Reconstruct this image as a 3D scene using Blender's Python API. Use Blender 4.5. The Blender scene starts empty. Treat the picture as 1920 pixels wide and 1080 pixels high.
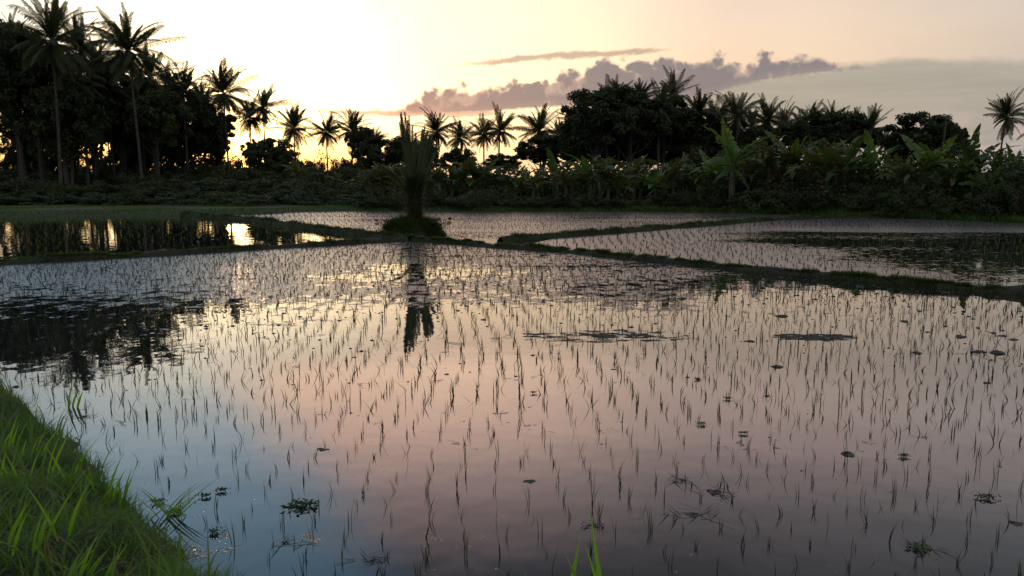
import bpy, math, random
import numpy as np
R = math.radians
rng = np.random.default_rng(7)
random.seed(7)
C = bpy.context.scene.collection
sc = bpy.context.scene

# ------------------------------------------------------------------ camera
F = 1480.0; PITCH = R(8.0); H = 1.8
cam_d = bpy.data.cameras.new("camera"); cam = bpy.data.objects.new("camera", cam_d); C.objects.link(cam)
cam.location = (0, 0, H); cam.rotation_euler = (math.pi/2 - PITCH, 0, 0)
cam_d.sensor_width = 36; cam_d.lens = F/1920*36; cam_d.clip_start = 0.05; cam_d.clip_end = 6000
cam_d.dof.use_dof = True; cam_d.dof.focus_distance = 12; cam_d.dof.aperture_fstop = 5.6
sc.camera = cam
sc.view_settings.view_transform = 'Standard'; sc.view_settings.look = 'None'
sc.view_settings.exposure = 0; sc.view_settings.gamma = 1
sc.cycles.max_bounces = 6; sc.cycles.transparent_max_bounces = 8
sc.cycles.use_denoising = True

SUN_AZ, SUN_EL = -19.3, 1.2
# ------------------------------------------------------------------ world
world = bpy.data.worlds.new("World"); sc.world = world; world.use_nodes = True
wt = world.node_tree; wt.nodes.clear()
class NB:
    """tiny node builder"""
    def __init__(s, t): s.t = t
    def new(s, k, **kw):
        n = s.t.nodes.new(k)
        for a, b in kw.items(): setattr(n, a, b)
        return n
    def put(s, sock, v):
        if isinstance(v, (int, float)):
            sock.default_value = v if sock.type == 'VALUE' else ((v, v, v, 1) if sock.type == 'RGBA' else (v, v, v))
        elif isinstance(v, (tuple, list)):
            sock.default_value = (tuple(v) + (1,)) if (sock.type == 'RGBA' and len(v) == 3) else v
        else: s.t.links.new(v, sock)
    def m(s, op, a, b=0.0, c=None, clamp=False):
        n = s.new('ShaderNodeMath', operation=op, use_clamp=clamp)
        s.put(n.inputs[0], a); s.put(n.inputs[1], b)
        if c is not None: s.put(n.inputs[2], c)
        return n.outputs[0]
    def step(s, v, a, b):          # smoothstep from a to b (0..1)
        n = s.new('ShaderNodeMapRange', interpolation_type='SMOOTHSTEP')
        s.put(n.inputs[0], v); s.put(n.inputs[1], a); s.put(n.inputs[2], b)
        return n.outputs[0]
    def lin(s, v, a, b, c=0.0, d=1.0):
        n = s.new('ShaderNodeMapRange')
        s.put(n.inputs[0], v); s.put(n.inputs[1], a); s.put(n.inputs[2], b); s.put(n.inputs[3], c); s.put(n.inputs[4], d)
        return n.outputs[0]
    def mix(s, f, a, b, bt='MIX'):
        n = s.new('ShaderNodeMix', data_type='RGBA', blend_type=bt, clamp_factor=True)
        s.put(n.inputs[0], f); s.put(n.inputs[6], a); s.put(n.inputs[7], b)
        return n.outputs[2]
    def noise(s, vec, scale, detail=4, rough=.55, dist=0.0):
        n = s.new('ShaderNodeTexNoise'); s.t.links.new(vec, n.inputs['Vector'])
        n.inputs['Scale'].default_value = scale; n.inputs['Detail'].default_value = detail
        n.inputs['Roughness'].default_value = rough; n.inputs['Distortion'].default_value = dist
        return n.outputs[0]
    def comb(s, x, y, z):
        n = s.new('ShaderNodeCombineXYZ'); s.put(n.inputs[0], x); s.put(n.inputs[1], y); s.put(n.inputs[2], z)
        return n.outputs[0]
    def ramp(s, fac, stops, interp='LINEAR'):
        n = s.new('ShaderNodeValToRGB'); s.t.links.new(fac, n.inputs[0]); e = n.color_ramp.elements
        n.color_ramp.interpolation = interp
        while len(e) > 1: e.remove(e[-1])
        e[0].position = stops[0][0]; e[0].color = tuple(stops[0][1]) + (1,)
        for p, c in stops[1:]:
            k = e.new(p); k.color = tuple(c) + (1,)
        return n.outputs[0]

def px_dir(px, py):
    a = (px-960)/F; b = -(py-540)/F
    v = np.array([a, math.cos(PITCH)+b*math.sin(PITCH), -math.sin(PITCH)+b*math.cos(PITCH)])
    return v/np.linalg.norm(v)
def px_azel(px, py):
    v = px_dir(px, py); return math.degrees(math.atan2(v[0], v[1])), math.degrees(math.asin(v[2]))

def build_world():
    b = NB(wt)
    tc = b.new('ShaderNodeTexCoord')
    D = tc.outputs['Generated']
    sp = b.new('ShaderNodeSeparateXYZ'); wt.links.new(D, sp.inputs[0])
    x, y, z = sp.outputs
    az = b.m('MULTIPLY', b.m('ARCTAN2', x, y), 57.29578)
    el = b.m('MULTIPLY', b.m('ARCSINE', z), 57.29578)
    ela = b.m('MAXIMUM', el, 0.0)
    K = 4.0
    cols = {  # elevation : linear radiance, one column for each azimuth
     -36: [(0,(1.6,.72,.16)),(2,(1.8,1.05,.34)),(3.5,(1.3,1.0,.55)),(5,(.95,.95,.78)),(9,(.70,.80,.78)),(12,(.62,.78,.81)),(15,(.80,1.08,1.22)),(18,(.74,1.12,1.38)),(22,(.50,.92,1.27)),(28,(.28,.64,1.0)),(40,(.22,.42,.66)),(60,(.2,.3,.45))],
     -20: [(0,(2.6,1.3,.35)),(1.6,(3.2,1.95,.55)),(3.6,(3.4,2.7,1.35)),(5,(3.1,2.55,1.5)),(9,(2.5,2.1,1.35)),(12,(1.8,1.7,1.35)),(16,(1.1,1.3,1.34)),(18,(.95,1.22,1.40)),(22,(.58,.95,1.26)),(28,(.31,.62,.93)),(40,(.22,.36,.55)),(60,(.2,.3,.45))],
     -4: [(0,(1.4,.85,.42)),(2,(1.55,1.12,.58)),(5,(1.75,1.35,.78)),(9,(1.6,1.22,.80)),(12,(1.5,1.10,.78)),(14,(2.35,1.62,1.16)),(18,(2.25,1.5,1.2)),(22,(1.32,.95,.90)),(28,(.22,.22,.28)),(40,(.2,.22,.28)),(60,(.24,.26,.32))],
     16: [(0,(.75,.50,.36)),(2,(.80,.56,.38)),(5,(.92,.66,.44)),(9,(.88,.68,.51)),(12,(.84,.66,.54)),(15,(1.2,.90,.78)),(18,(1.18,.87,.81)),(22,(.62,.51,.54)),(28,(.13,.15,.185)),(40,(.25,.26,.32)),(60,(.24,.26,.32))],
     36: [(0,(.5,.42,.38)),(5,(.52,.46,.42)),(9,(.66,.55,.47)),(12,(.62,.54,.50)),(15,(.86,.74,.70)),(18,(.76,.66,.66)),(22,(.37,.37,.41)),(28,(.12,.145,.165)),(40,(.24,.26,.3)),(60,(.24,.26,.32))],
     110: [(0,(.36,.36,.38)),(20,(.42,.45,.5)),(60,(.36,.41,.48))],
    }
    fac = b.m('DIVIDE', ela, 60.0, clamp=True)
    rc = {a: b.ramp(fac, [(e/60.0, tuple(v/K for v in c)) for e, c in st]) for a, st in cols.items()}
    # the edge between the blue gap and the pink veil leans with height
    lean = b.m('MULTIPLY', b.m('MAXIMUM', b.m('SUBTRACT', el, 11.0), 0.0), 0.62)
    wob = b.m('MULTIPLY', b.m('SUBTRACT', b.noise(D, 5.0, 4), .5), 7.0)
    u2 = b.m('ADD', b.m('SUBTRACT', az, b.m('MINIMUM', lean, 14.0)), b.m('MULTIPLY', wob, b.step(el, 8, 16)))
    hi = b.step(el, 10, 15)
    c = b.mix(b.step(az, -36, -20), rc[-36], rc[-20])
    lo_f = b.step(az, -20, -2); hi_f = b.step(u2, -26, -16)
    f = b.m('ADD', b.m('MULTIPLY', lo_f, b.m('SUBTRACT', 1.0, hi)), b.m('MULTIPLY', hi_f, hi))
    c = b.mix(f, c, rc[-4])
    c = b.mix(b.step(az, -4, 16), c, rc[16])
    c = b.mix(b.step(az, 16, 36), c, rc[36])
    c = b.mix(b.step(b.m('ABSOLUTE', az), 40, 110), c, rc[110])
    sc_ = b.new('ShaderNodeVectorMath', operation='SCALE'); wt.links.new(c, sc_.inputs[0]); sc_.inputs['Scale'].default_value = K
    c = sc_.outputs[0]
    # soft veil mottling
    veil = b.noise(b.comb(b.m('MULTIPLY', az, .35), b.m('MULTIPLY', el, 1.1), 0.0), .16, 5, .6, .6)
    c = b.mix(b.m('MULTIPLY', b.step(veil, .35, .75), .22), c, b.mix(1.0, c, (.72, .66, .66), 'MULTIPLY'))

    # ---- clouds, laid out in azimuth / elevation
    azel = b.comb(az, el, 0.0)
    def curve(pts):
        pa = sorted((px_azel(*p)) for p in pts)
        n = b.new('ShaderNodeFloatCurve'); cm = n.mapping; cv = cm.curves[0]
        P = [((a+50)/100.0, e/20.0) for a, e in pa]
        cv.points[0].location = P[0]; cv.points[1].location = P[-1]
        for p in P[1:-1]: cv.points.new(*p)
        for p in cv.points: p.handle_type = 'AUTO'
        cm.extend = 'HORIZONTAL'; cm.update()
        b.put(n.inputs['Value'], b.m('DIVIDE', b.m('ADD', az, 50.0), 100.0))
        return b.m('MULTIPLY', n.outputs[0], 20.0)
    def voro(scale, w=0.0, sx=1.0):
        nz = b.new('ShaderNodeTexNoise'); wt.links.new(azel, nz.inputs['Vector']); nz.inputs['Scale'].default_value = .9; nz.inputs['Detail'].default_value = 3
        off = b.new('ShaderNodeVectorMath', operation='MULTIPLY_ADD'); wt.links.new(nz.outputs['Color'], off.inputs[0])
        off.inputs[1].default_value = (.9, .9, 0); 
        b.put(off.inputs[2], b.comb(b.m('MULTIPLY', az, sx), el, w))
        n = b.new('ShaderNodeTexVoronoi', feature='SMOOTH_F1'); wt.links.new(off.outputs[0], n.inputs['Vector'])
        n.inputs['Scale'].default_value = scale; n.inputs['Smoothness'].default_value = .25
        return n.outputs['Distance']
    puff1 = b.m('SUBTRACT', .55, voro(.62)); puff2 = b.m('SUBTRACT', .45, voro(1.7, 3.0))
    fine = b.m('SUBTRACT', b.noise(azel, 3.2, 5, .6), .5)
    puff = b.m('ADD', b.m('ADD', b.m('MULTIPLY', puff1, 1.15), b.m('MULTIPLY', puff2, .55)), b.m('MULTIPLY', fine, .55))
    # stratus on the right
    st_top = curve([(1180,190),(1300,165),(1420,140),(1560,122),(1640,110),(1720,104),(1800,108),(1920,108),(2100,100)])
    soft = b.noise(b.comb(b.m('MULTIPLY', az, .5), el, 7.0), .9, 5, .6)
    stm = b.m('MULTIPLY', b.step(b.m('ADD', b.m('SUBTRACT', st_top, el), b.m('MULTIPLY', b.m('SUBTRACT', soft, .5), .9)), -.12, .55), b.step(az, 3, 15))
    stm = b.m('MULTIPLY', stm, b.step(az, 62, 40))
    streak = b.noise(b.comb(b.m('MULTIPLY', az, .10), el, 2.0), 1.3, 5, .6)
    stc = b.mix(b.step(streak, .35, .7), (.325, .325, .292), (.385, .365, .325))
    stc = b.mix(b.m('MULTIPLY', b.step(el, 5.0, 2.0), b.step(soft, .42, .62)), stc, (.50, .42, .38))
    c = b.mix(b.m('MULTIPLY', stm, .93), c, stc)
    # cumulus bank
    top = curve([(560,216),(700,211),(760,204),(800,182),(860,164),(960,166),(1040,146),(1100,134),(1180,128),(1260,124),(1320,108),(1400,120),(1480,122),(1560,119),(1600,123),(1640,128)])
    bot = curve([(560,218),(660,219),(760,217),(900,211),(1000,203),(1100,198),(1200,194),(1300,184),(1400,158),(1500,141),(1600,131),(1640,129)])
    thick = b.m('SUBTRACT', top, bot)
    amp = b.m('MULTIPLY', b.step(thick, .02, .8), 1.25)
    up = b.m('ADD', b.m('SUBTRACT', top, el), b.m('MULTIPLY', b.m('ADD', puff, .22), amp))
    dn = b.m('ADD', b.m('SUBTRACT', el, bot), b.m('MULTIPLY', fine, .35))
    cm_ = b.m('MULTIPLY', b.step(up, -.18, .38), b.step(dn, -.12, .18))
    cm_ = b.m('MULTIPLY', cm_, b.m('MULTIPLY', b.step(az, -16, -7), b.step(az, 25.5, 23.5)))
    shade = b.m('ADD', b.m('MULTIPLY', puff, .8), b.m('MULTIPLY', up, .22))
    cc = b.mix(b.step(shade, -.35, .12), (.40, .315, .30), (.15, .155, .205))
    cc = b.mix(b.m('MULTIPLY', b.step(dn, .7, .1), .4), cc, (.31, .27, .275))
    cc = b.mix(b.step(az, -8, -13), cc, b.mix(.5, cc, (.75, .52, .34)))
    c = b.mix(b.m('MULTIPLY', cm_, .94), c, cc)
    # thin long streak above
    def strip(pts, halfw, a0, a1, col, seed, dens=.85):
        nonlocal c
        mid = curve(pts)
        wv = b.m('MULTIPLY', b.m('SUBTRACT', b.noise(b.comb(b.m('MULTIPLY', az, .6), el, seed), 1.8, 5, .65), .5), .6)
        d = b.m('ABSOLUTE', b.m('ADD', b.m('SUBTRACT', el, mid), wv))
        ends = b.m('MULTIPLY', b.step(az, a0, a0+5), b.step(az, a1, a1-3))
        w = b.m('MULTIPLY', b.m('ADD', b.m('MULTIPLY', ends, halfw), .02), 1.0)
        k = b.m('MULTIPLY', b.step(b.m('SUBTRACT', w, d), -.08, .14), ends)
        c = b.mix(b.m('MULTIPLY', k, dens), c, col)
    strip([(800,123),(900,119),(1000,107),(1100,102),(1180,98),(1260,93)], .20, -5.6, 12, (.44, .34, .28), 11.0)
    strip([(500,206),(620,209),(720,212),(860,214),(1000,208)], .17, -17, 1, (.62, .44, .34), 5.0, .85)
    strip([(1640,176),(1740,168),(1860,158),(1960,150)], .10, 24, 37, (.34, .32, .29), 9.0, .6)
    # warm glow low round the sun
    sd = np.array([math.sin(R(SUN_AZ))*math.cos(R(SUN_EL)), math.cos(R(SUN_AZ))*math.cos(R(SUN_EL)), math.sin(R(SUN_EL))])
    dt = b.new('ShaderNodeVectorMath', operation='DOT_PRODUCT'); wt.links.new(D, dt.inputs[0]); dt.inputs[1].default_value = tuple(sd)
    g = b.m('POWER', b.m('MAXIMUM', dt.outputs['Value'], 0.0), 420.0)
    gs = b.new('ShaderNodeVectorMath', operation='SCALE'); gs.inputs[0].default_value = (2.6, 1.35, .25); b.put(gs.inputs['Scale'], g)
    ad = b.new('ShaderNodeVectorMath', operation='ADD'); wt.links.new(c, ad.inputs[0]); wt.links.new(gs.outputs[0], ad.inputs[1]); c = ad.outputs[0]
    bg = b.new('ShaderNodeBackground'); wt.links.new(c, bg.inputs[0]); bg.inputs[1].default_value = 1.0
    sky = b.new('ShaderNodeTexSky', sky_type='NISHITA'); sky.sun_disc = False
    sky.sun_elevation = R(SUN_EL); sky.sun_rotation = R(SUN_AZ); sky.air_density = 1.5; sky.dust_density = 2
    bg2 = b.new('ShaderNodeBackground'); wt.links.new(sky.outputs[0], bg2.inputs[0]); bg2.inputs[1].default_value = 0.05
    add = b.new('ShaderNodeAddShader'); wt.links.new(bg.outputs[0], add.inputs[0]); wt.links.new(bg2.outputs[0], add.inputs[1])
    out = b.new('ShaderNodeOutputWorld'); wt.links.new(add.outputs[0], out.inputs[0])
    world.cycles.sampling_method = 'MANUAL'; world.cycles.sample_map_resolution = 1024
build_world()

# ------------------------------------------------------------------ sun
sun_d = bpy.data.lights.new("sun", 'SUN'); sun = bpy.data.objects.new("sun", sun_d); C.objects.link(sun)
sun_d.energy = 0.5; sun_d.angle = R(4); sun_d.color = (1, .62, .28)
sun.rotation_euler = (R(90-SUN_EL), 0, R(180-SUN_AZ))
sun.location = (-30, 80, 30)

# ------------------------------------------------------------------ helpers
def G(px, py, z=0.0):
    d = px_dir(px, py); t = (z-H)/d[2]; return np.array([d[0]*t, d[1]*t, z])
def A(px, py, Y):
    d = px_dir(px, py); t = Y/d[1]; return np.array([d[0]*t, Y, H+d[2]*t])

class MB:
    def __init__(s): s.v = []; s.f4 = []; s.f3 = []; s.n = 0
    def add(s, v, f4=None, f3=None):
        v = np.asarray(v, float).reshape(-1, 3)
        if f4 is not None and len(f4): s.f4.append(np.asarray(f4, int).reshape(-1, 4)+s.n)
        if f3 is not None and len(f3): s.f3.append(np.asarray(f3, int).reshape(-1, 3)+s.n)
        s.v.append(v); s.n += len(v)
    def merge(s, o, M=None, t=(0,0,0)):
        for vv in o.v: s.v.append((vv @ M.T if M is not None else vv)+np.array(t))
        for f in o.f4: s.f4.append(f+s.n)
        for f in o.f3: s.f3.append(f+s.n)
        s.n += o.n
    def mesh(s, name, mat, smooth=False):
        v = np.concatenate(s.v) if s.v else np.zeros((0, 3))
        q = np.concatenate(s.f4) if s.f4 else np.zeros((0, 4), int)
        t = np.concatenate(s.f3) if s.f3 else np.zeros((0, 3), int)
        me = bpy.data.meshes.new(name)
        me.vertices.add(len(v)); me.vertices.foreach_set('co', v.astype(np.float32).ravel())
        li = np.concatenate([q.ravel(), t.ravel()]).astype(np.int32)
        me.loops.add(len(li)); me.loops.foreach_set('vertex_index', li)
        ls = np.concatenate([np.arange(len(q))*4, len(q)*4+np.arange(len(t))*3]).astype(np.int32)
        me.polygons.add(len(ls)); me.polygons.foreach_set('loop_start', ls)
        if smooth: me.polygons.foreach_set('use_smooth', np.ones(len(ls), bool))
        me.update(calc_edges=True); me.validate()
        me.materials.append(mat)
        return me
    def obj(s, name, mat, parent=None, smooth=False, loc=None):
        o = bpy.data.objects.new(name, s.mesh(name, mat, smooth)); C.objects.link(o)
        if parent: o.parent = parent
        if loc is not None: o.location = loc
        return o
def tag(o, label=None, cat=None, group=None, kind=None):
    if label: o['label'] = label
    if cat: o['category'] = cat
    if group: o['group'] = group
    if kind: o['kind'] = kind
    return o
def thing(name, loc, label, cat, group=None, rz=0.0, s=1.0):
    o = bpy.data.objects.new(name, None); C.objects.link(o); o.empty_display_size = .2
    o.location = loc; o.rotation_euler = (0, 0, rz); o.scale = (s, s, s) if np.isscalar(s) else s
    return tag(o, label, cat, group)
def child(name, me, parent, loc=(0,0,0), rot=(0,0,0), s=1.0):
    o = bpy.data.objects.new(name, me); C.objects.link(o); o.parent = parent
    o.location = loc; o.rotation_euler = rot; o.scale = (s, s, s) if np.isscalar(s) else s
    return o

def tube(mb, pts, rad, n=8, cap=True):
    pts = np.asarray(pts, float); rad = np.broadcast_to(rad, (len(pts),))
    T = np.gradient(pts, axis=0); T /= np.linalg.norm(T, axis=1)[:, None]+1e-9
    ref = np.array([1., 0, 0]) if abs(T[0][0]) < .8 else np.array([0, 1., 0])
    a = np.arange(n)/n*2*math.pi; V = []
    for p, t, r in zip(pts, T, rad):
        u = np.cross(t, ref); u /= np.linalg.norm(u); w = np.cross(t, u)
        V.append(p+r*(np.cos(a)[:, None]*u+np.sin(a)[:, None]*w))
    V = np.concatenate(V); f = []
    for i in range(len(pts)-1):
        for j in range(n):
            k = (j+1) % n; f.append((i*n+j, i*n+k, (i+1)*n+k, (i+1)*n+j))
    f3 = []
    if cap:
        V = np.vstack([V, pts[-1]+T[-1]*rad[-1]*.4]); m = len(V)-1; b0 = (len(pts)-1)*n
        f3 = [(b0+j, b0+(j+1) % n, m) for j in range(n)]
    mb.add(V, f, f3)

def rotz(a): c, s = math.cos(a), math.sin(a); return np.array([[c, -s, 0], [s, c, 0], [0, 0, 1.]])

def blades(pos, h, w, az, lean, curve=.6, seg=3, face=None):
    """Vectorised grass blades. pos (N,3), h, w, az (lean heading), lean (rad)."""
    N = len(pos); h = np.broadcast_to(h, (N,)); w = np.broadcast_to(w, (N,))
    dirv = np.stack([np.cos(az), np.sin(az), np.zeros(N)], 1)
    fa = az+math.pi/2+rng.uniform(-.7, .7, N) if face is None else face+rng.normal(0, .45, N)
    side = np.stack([np.cos(fa), np.sin(fa), np.zeros(N)], 1)
    V = []; step = h/seg; p = pos.copy()
    for k in range(seg+1):
        t = k/seg; ww = w*(1-t**1.6)*.5*(0.75+.5*math.sin(math.pi*min(t*1.2, 1)))
        if k < seg: V += [p-side*ww[:, None], p+side*ww[:, None]]
        else: V += [p]
        ang = lean+curve*t*1.2
        p = p+step[:, None]*(np.sin(ang)[:, None]*dirv+np.cos(ang)[:, None]*np.array([0, 0, 1.]))
    V = np.stack(V, 1); nv = V.shape[1]; base = np.arange(N)[:, None]*nv
    f4 = np.concatenate([base+np.array([[2*k, 2*k+1, 2*k+3, 2*k+2]]) for k in range(seg-1)]) if seg > 1 else np.zeros((0, 4), int)
    f3 = base+np.array([[2*(seg-1), 2*(seg-1)+1, 2*seg]])
    mb = MB(); mb.add(V.reshape(-1, 3), f4, f3); return mb

# ------------------------------------------------------------------ materials
def mat(name):
    m = bpy.data.materials.new(name); m.use_nodes = True; m.node_tree.nodes.clear()
    return m, NB(m.node_tree)
def finish(m, b, sh, disp=None):
    o = b.new('ShaderNodeOutputMaterial'); m.node_tree.links.new(sh, o.inputs[0])
    return m
def coords(b, kind='Object'):
    if kind == 'World': return b.new('ShaderNodeNewGeometry').outputs['Position']
    return b.new('ShaderNodeTexCoord').outputs[kind]
def foliage(name, c1, c2, scale=1.5, trans=.3, rough=.6, spec=.25, var=.35, c3=None):
    m, b = mat(name)
    g = coords(b, 'World')
    n = b.noise(g, scale, 4, .6)
    oi = b.new('ShaderNodeObjectInfo')
    col = b.mix(b.step(n, .33, .67), c1, c2)
    if c3: col = b.mix(b.step(b.noise(g, scale*3.1, 2), .56, .70), col, c3)
    br = b.lin(oi.outputs['Random'], 0, 1, 1-var, 1+var)
    hs = b.new('ShaderNodeHueSaturation'); b.put(hs.inputs['Value'], br); b.put(hs.inputs['Color'], col); col = hs.outputs[0]
    p = b.new('ShaderNodeBsdfPrincipled'); b.put(p.inputs['Base Color'], col); p.inputs['Roughness'].default_value = rough
    p.inputs['Specular IOR Level'].default_value = spec
    if trans <= 0: return finish(m, b, p.outputs[0])
    t = b.new('ShaderNodeBsdfTranslucent'); b.put(t.inputs[0], b.mix(1.0, col, (1.5, 1.4, .6), 'MULTIPLY'))
    mx = b.new('ShaderNodeMixShader'); mx.inputs[0].default_value = trans
    m.node_tree.links.new(p.outputs[0], mx.inputs[1]); m.node_tree.links.new(t.outputs[0], mx.inputs[2])
    return finish(m, b, mx.outputs[0])
def barky(name, c1, c2, scale=6, ring=0):
    m, b = mat(name); g = coords(b, 'Object')
    n = b.noise(g, scale, 6, .65); col = b.mix(b.step(n, .3, .7), c1, c2)
    p = b.new('ShaderNodeBsdfPrincipled'); b.put(p.inputs['Base Color'], col); p.inputs['Roughness'].default_value = .9
    h = n
    if ring:
        wv = b.new('ShaderNodeTexWave', wave_type='BANDS', bands_direction='Z'); b.put(wv.inputs['Vector'], g)
        wv.inputs['Scale'].default_value = ring; wv.inputs['Distortion'].default_value = 1.5
        h = b.m('ADD', n, wv.outputs[1])
    bp = b.new('ShaderNodeBump'); bp.inputs['Strength'].default_value = .7; bp.inputs['Distance'].default_value = .04
    b.put(bp.inputs['Height'], h); m.node_tree.links.new(bp.outputs[0], p.inputs['Normal'])
    return finish(m, b, p.outputs[0])

M = {}
M['palm'] = foliage('palm_leaf', (.035, .045, .018), (.055, .065, .025), .4, .22)
M['tree'] = foliage('tree_leaf', (.025, .036, .015), (.05, .062, .022), .35, .18)
M['shrub'] = foliage('shrub_leaf', (.025, .04, .014), (.06, .075, .025), .5, .22, c3=(.075, .06, .028))
M['banana'] = foliage('banana_leaf', (.042, .08, .02), (.075, .12, .028), .6, .38, rough=.45, spec=.4)
M['banana_dark'] = foliage('banana_leaf_dull', (.05, .065, .024), (.09, .10, .033), .6, .32, rough=.5, c3=(.11, .08, .035))
M['grass'] = foliage('grass_blade', (.05, .11, .014), (.09, .17, .022), 1.1, .36, rough=.5, c3=(.13, .11, .04))
M['tall'] = foliage('tall_grass', (.13, .27, .02), (.18, .34, .03), 2, .5, rough=.45, var=.15)
M['bundgrass'] = foliage('bund_grass', (.035, .065, .012), (.065, .10, .02), .8, .3, c3=(.10, .09, .035))
M['fargrass'] = foliage('far_grass', (.06, .12, .02), (.10, .17, .03), .25, .3)
M['rice'] = foliage('rice_leaf', (.03, .042, .014), (.05, .06, .02), 1.2, .3, var=.3)
M['rice_green'] = foliage('rice_leaf_green', (.07, .10, .02), (.11, .14, .03), .5, .35)
M['fieldpalm'] = foliage('young_palm_leaf', (.026, .036, .012), (.05, .06, .018), 1.5, .10)
M['dead'] = foliage('dead_frond', (.10, .075, .04), (.16, .12, .065), 2, .15)
M['deadgreen'] = foliage('dry_frond', (.035, .04, .016), (.06, .055, .025), 3, .15)
M['weed'] = foliage('water_weed_leaf', (.04, .09, .025), (.08, .13, .035), 6, .25)
M['trunk'] = barky('palm_trunk', (.04, .034, .027), (.085, .075, .06), 5, 3)
M['bark'] = barky('bark', (.03, .025, .018), (.06, .05, .038), 5)
M['stem'] = barky('banana_stem', (.04, .038, .02), (.085, .075, .04), 4)
M['mud'] = barky('mud', (.05, .042, .036), (.10, .088, .075), 9)

def ground_mat():
    m, b = mat('earth'); g = coords(b, 'World')
    n = b.noise(g, .6, 8, .65); n2 = b.noise(g, 9, 5, .6)
    col = b.mix(b.step(n, .4, .62), (.028, .023, .016), (.02, .036, .010))
    col = b.mix(b.m('MULTIPLY', n2, .6), col, (.05, .042, .028))
    p = b.new('ShaderNodeBsdfPrincipled'); b.put(p.inputs['Base Color'], col); p.inputs['Roughness'].default_value = .95
    bp = b.new('ShaderNodeBump'); bp.inputs['Strength'].default_value = .8; bp.inputs['Distance'].default_value = .05
    b.put(bp.inputs['Height'], n2); m.node_tree.links.new(bp.outputs[0], p.inputs['Normal'])
    return finish(m, b, p.outputs[0])
M['earth'] = ground_mat()

def water_mat(name, scum, deep=(.012, .013, .013), cover=None, film=(.12, .10, .095), ripple=1.0):
    """Still muddy water with a dusty film where `scum` (a function of the builder) is high."""
    m, b = mat(name); g = coords(b, 'World')
    sp = b.new('ShaderNodeSeparateXYZ'); b.put(sp.inputs[0], g); X, Y = sp.outputs[0], sp.outputs[1]
    k = scum(b, g, X, Y)
    n1 = b.noise(g, 2.2, 2, .5); n2 = b.noise(g, 14, 4, .6); n3 = b.noise(g, 45, 3, .6)
    h = b.m('ADD', b.m('MULTIPLY', n1, .0022*ripple), b.m('MULTIPLY', b.m('MULTIPLY', n2, k), .0035))
    h = b.m('ADD', h, b.m('MULTIPLY', b.m('MULTIPLY', n3, k), .003))
    bp = b.new('ShaderNodeBump'); bp.inputs['Strength'].default_value = 1; bp.inputs['Distance'].default_value = 1.0
    b.put(bp.inputs['Height'], h)
    wtr = b.new('ShaderNodeBsdfPrincipled'); wtr.inputs['Roughness'].default_value = .012; wtr.inputs['IOR'].default_value = 1.6
    b.put(wtr.inputs['Base Color'], b.mix(b.step(b.noise(g, 1.3, 5), .4, .7), deep, tuple(v*1.7 for v in deep)))
    m.node_tree.links.new(bp.outputs[0], wtr.inputs['Normal'])
    fl = b.new('ShaderNodeBsdfPrincipled'); b.put(fl.inputs['Roughness'], b.lin(n2, .3, .7, .20, .42)); fl.inputs['IOR'].default_value = 1.75
    b.put(fl.inputs['Base Color'], b.mix(b.step(n2, .3, .7), film, tuple(v*.45 for v in film)))
    m.node_tree.links.new(bp.outputs[0], fl.inputs['Normal'])
    mx = b.new('ShaderNodeMixShader'); b.put(mx.inputs[0], k)
    m.node_tree.links.new(wtr.outputs[0], mx.inputs[1]); m.node_tree.links.new(fl.outputs[0], mx.inputs[2])
    return finish(m, b, mx.outputs[0])
def scum_main(b, g, X, Y):
    big = b.noise(b.comb(b.m('MULTIPLY', X, .35), Y, 0.0), .55, 5, .6, .5)
    fine = b.noise(g, 3.6, 5, .72, .4)
    # film lies thick by the far bund and thins towards the near bank
    edge = b.m('ADD', 9.3, b.m('MULTIPLY', b.step(X, 1.5, 5.0), 6.5))
    lft = b.step(X, -2.4, -4.2)
    edge = b.m('ADD', edge, b.m('MULTIPLY', lft, 1.7))
    dist = b.lin(b.m('SUBTRACT', Y, edge), -1.6, 2.2, -.15, -.025)
    dist = b.m('ADD', dist, b.m('MULTIPLY', b.m('MULTIPLY', lft, b.step(Y, 11.0, 12.2)), .11))
    dist = b.m('ADD', dist, b.m('MULTIPLY', b.step(Y, 14.0, 18.0), .05))
    v = b.m('ADD', b.m('ADD', b.m('MULTIPLY', big, .45), b.m('MULTIPLY', fine, .75)), dist)
    return b.m('MULTIPLY', b.step(v, .57, .62), .88)
def scum_far(b, g, X, Y):
    big = b.noise(b.comb(b.m('MULTIPLY', X, .4), Y, 0.0), .35, 5, .6)
    fine = b.noise(g, 5.0, 5, .7)
    return b.m('MULTIPLY', b.step(b.m('ADD', b.m('MULTIPLY', big, .4), b.m('MULTIPLY', fine, .6)), .40, .52), .92)
def scum_glints_right(b, g, X, Y):
    big = b.noise(b.comb(b.m('MULTIPLY', X, .4), Y, 4.0), .30, 5, .6)
    fine = b.noise(g, 5.0, 5, .7)
    d = b.m('SUBTRACT', b.lin(X, 5.0, 8.5, .12, -.10), 0.0)  # patchy film on the right side is painted in place of broken sky reflections
    d = b.m('ADD', d, b.lin(Y, 25, 29, 0, .30))
    return b.m('MULTIPLY', b.step(b.m('ADD', b.m('ADD', b.m('MULTIPLY', big, .5), b.m('MULTIPLY', fine, .5)), d), .44, .56), .92)
def scum_left(b, g, X, Y):
    fine = b.noise(g, 1.6, 5, .7)
    return b.m('MULTIPLY', b.step(fine, .62, .8), .6)
M['water_main'] = water_mat('paddy_water_main', scum_main)
M['water_mid'] = water_mat('paddy_water_mid', scum_far)
M['water_right'] = water_mat('paddy_water_right', scum_glints_right)
M['water_left'] = water_mat('paddy_water_left', scum_left, ripple=1.5)

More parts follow.
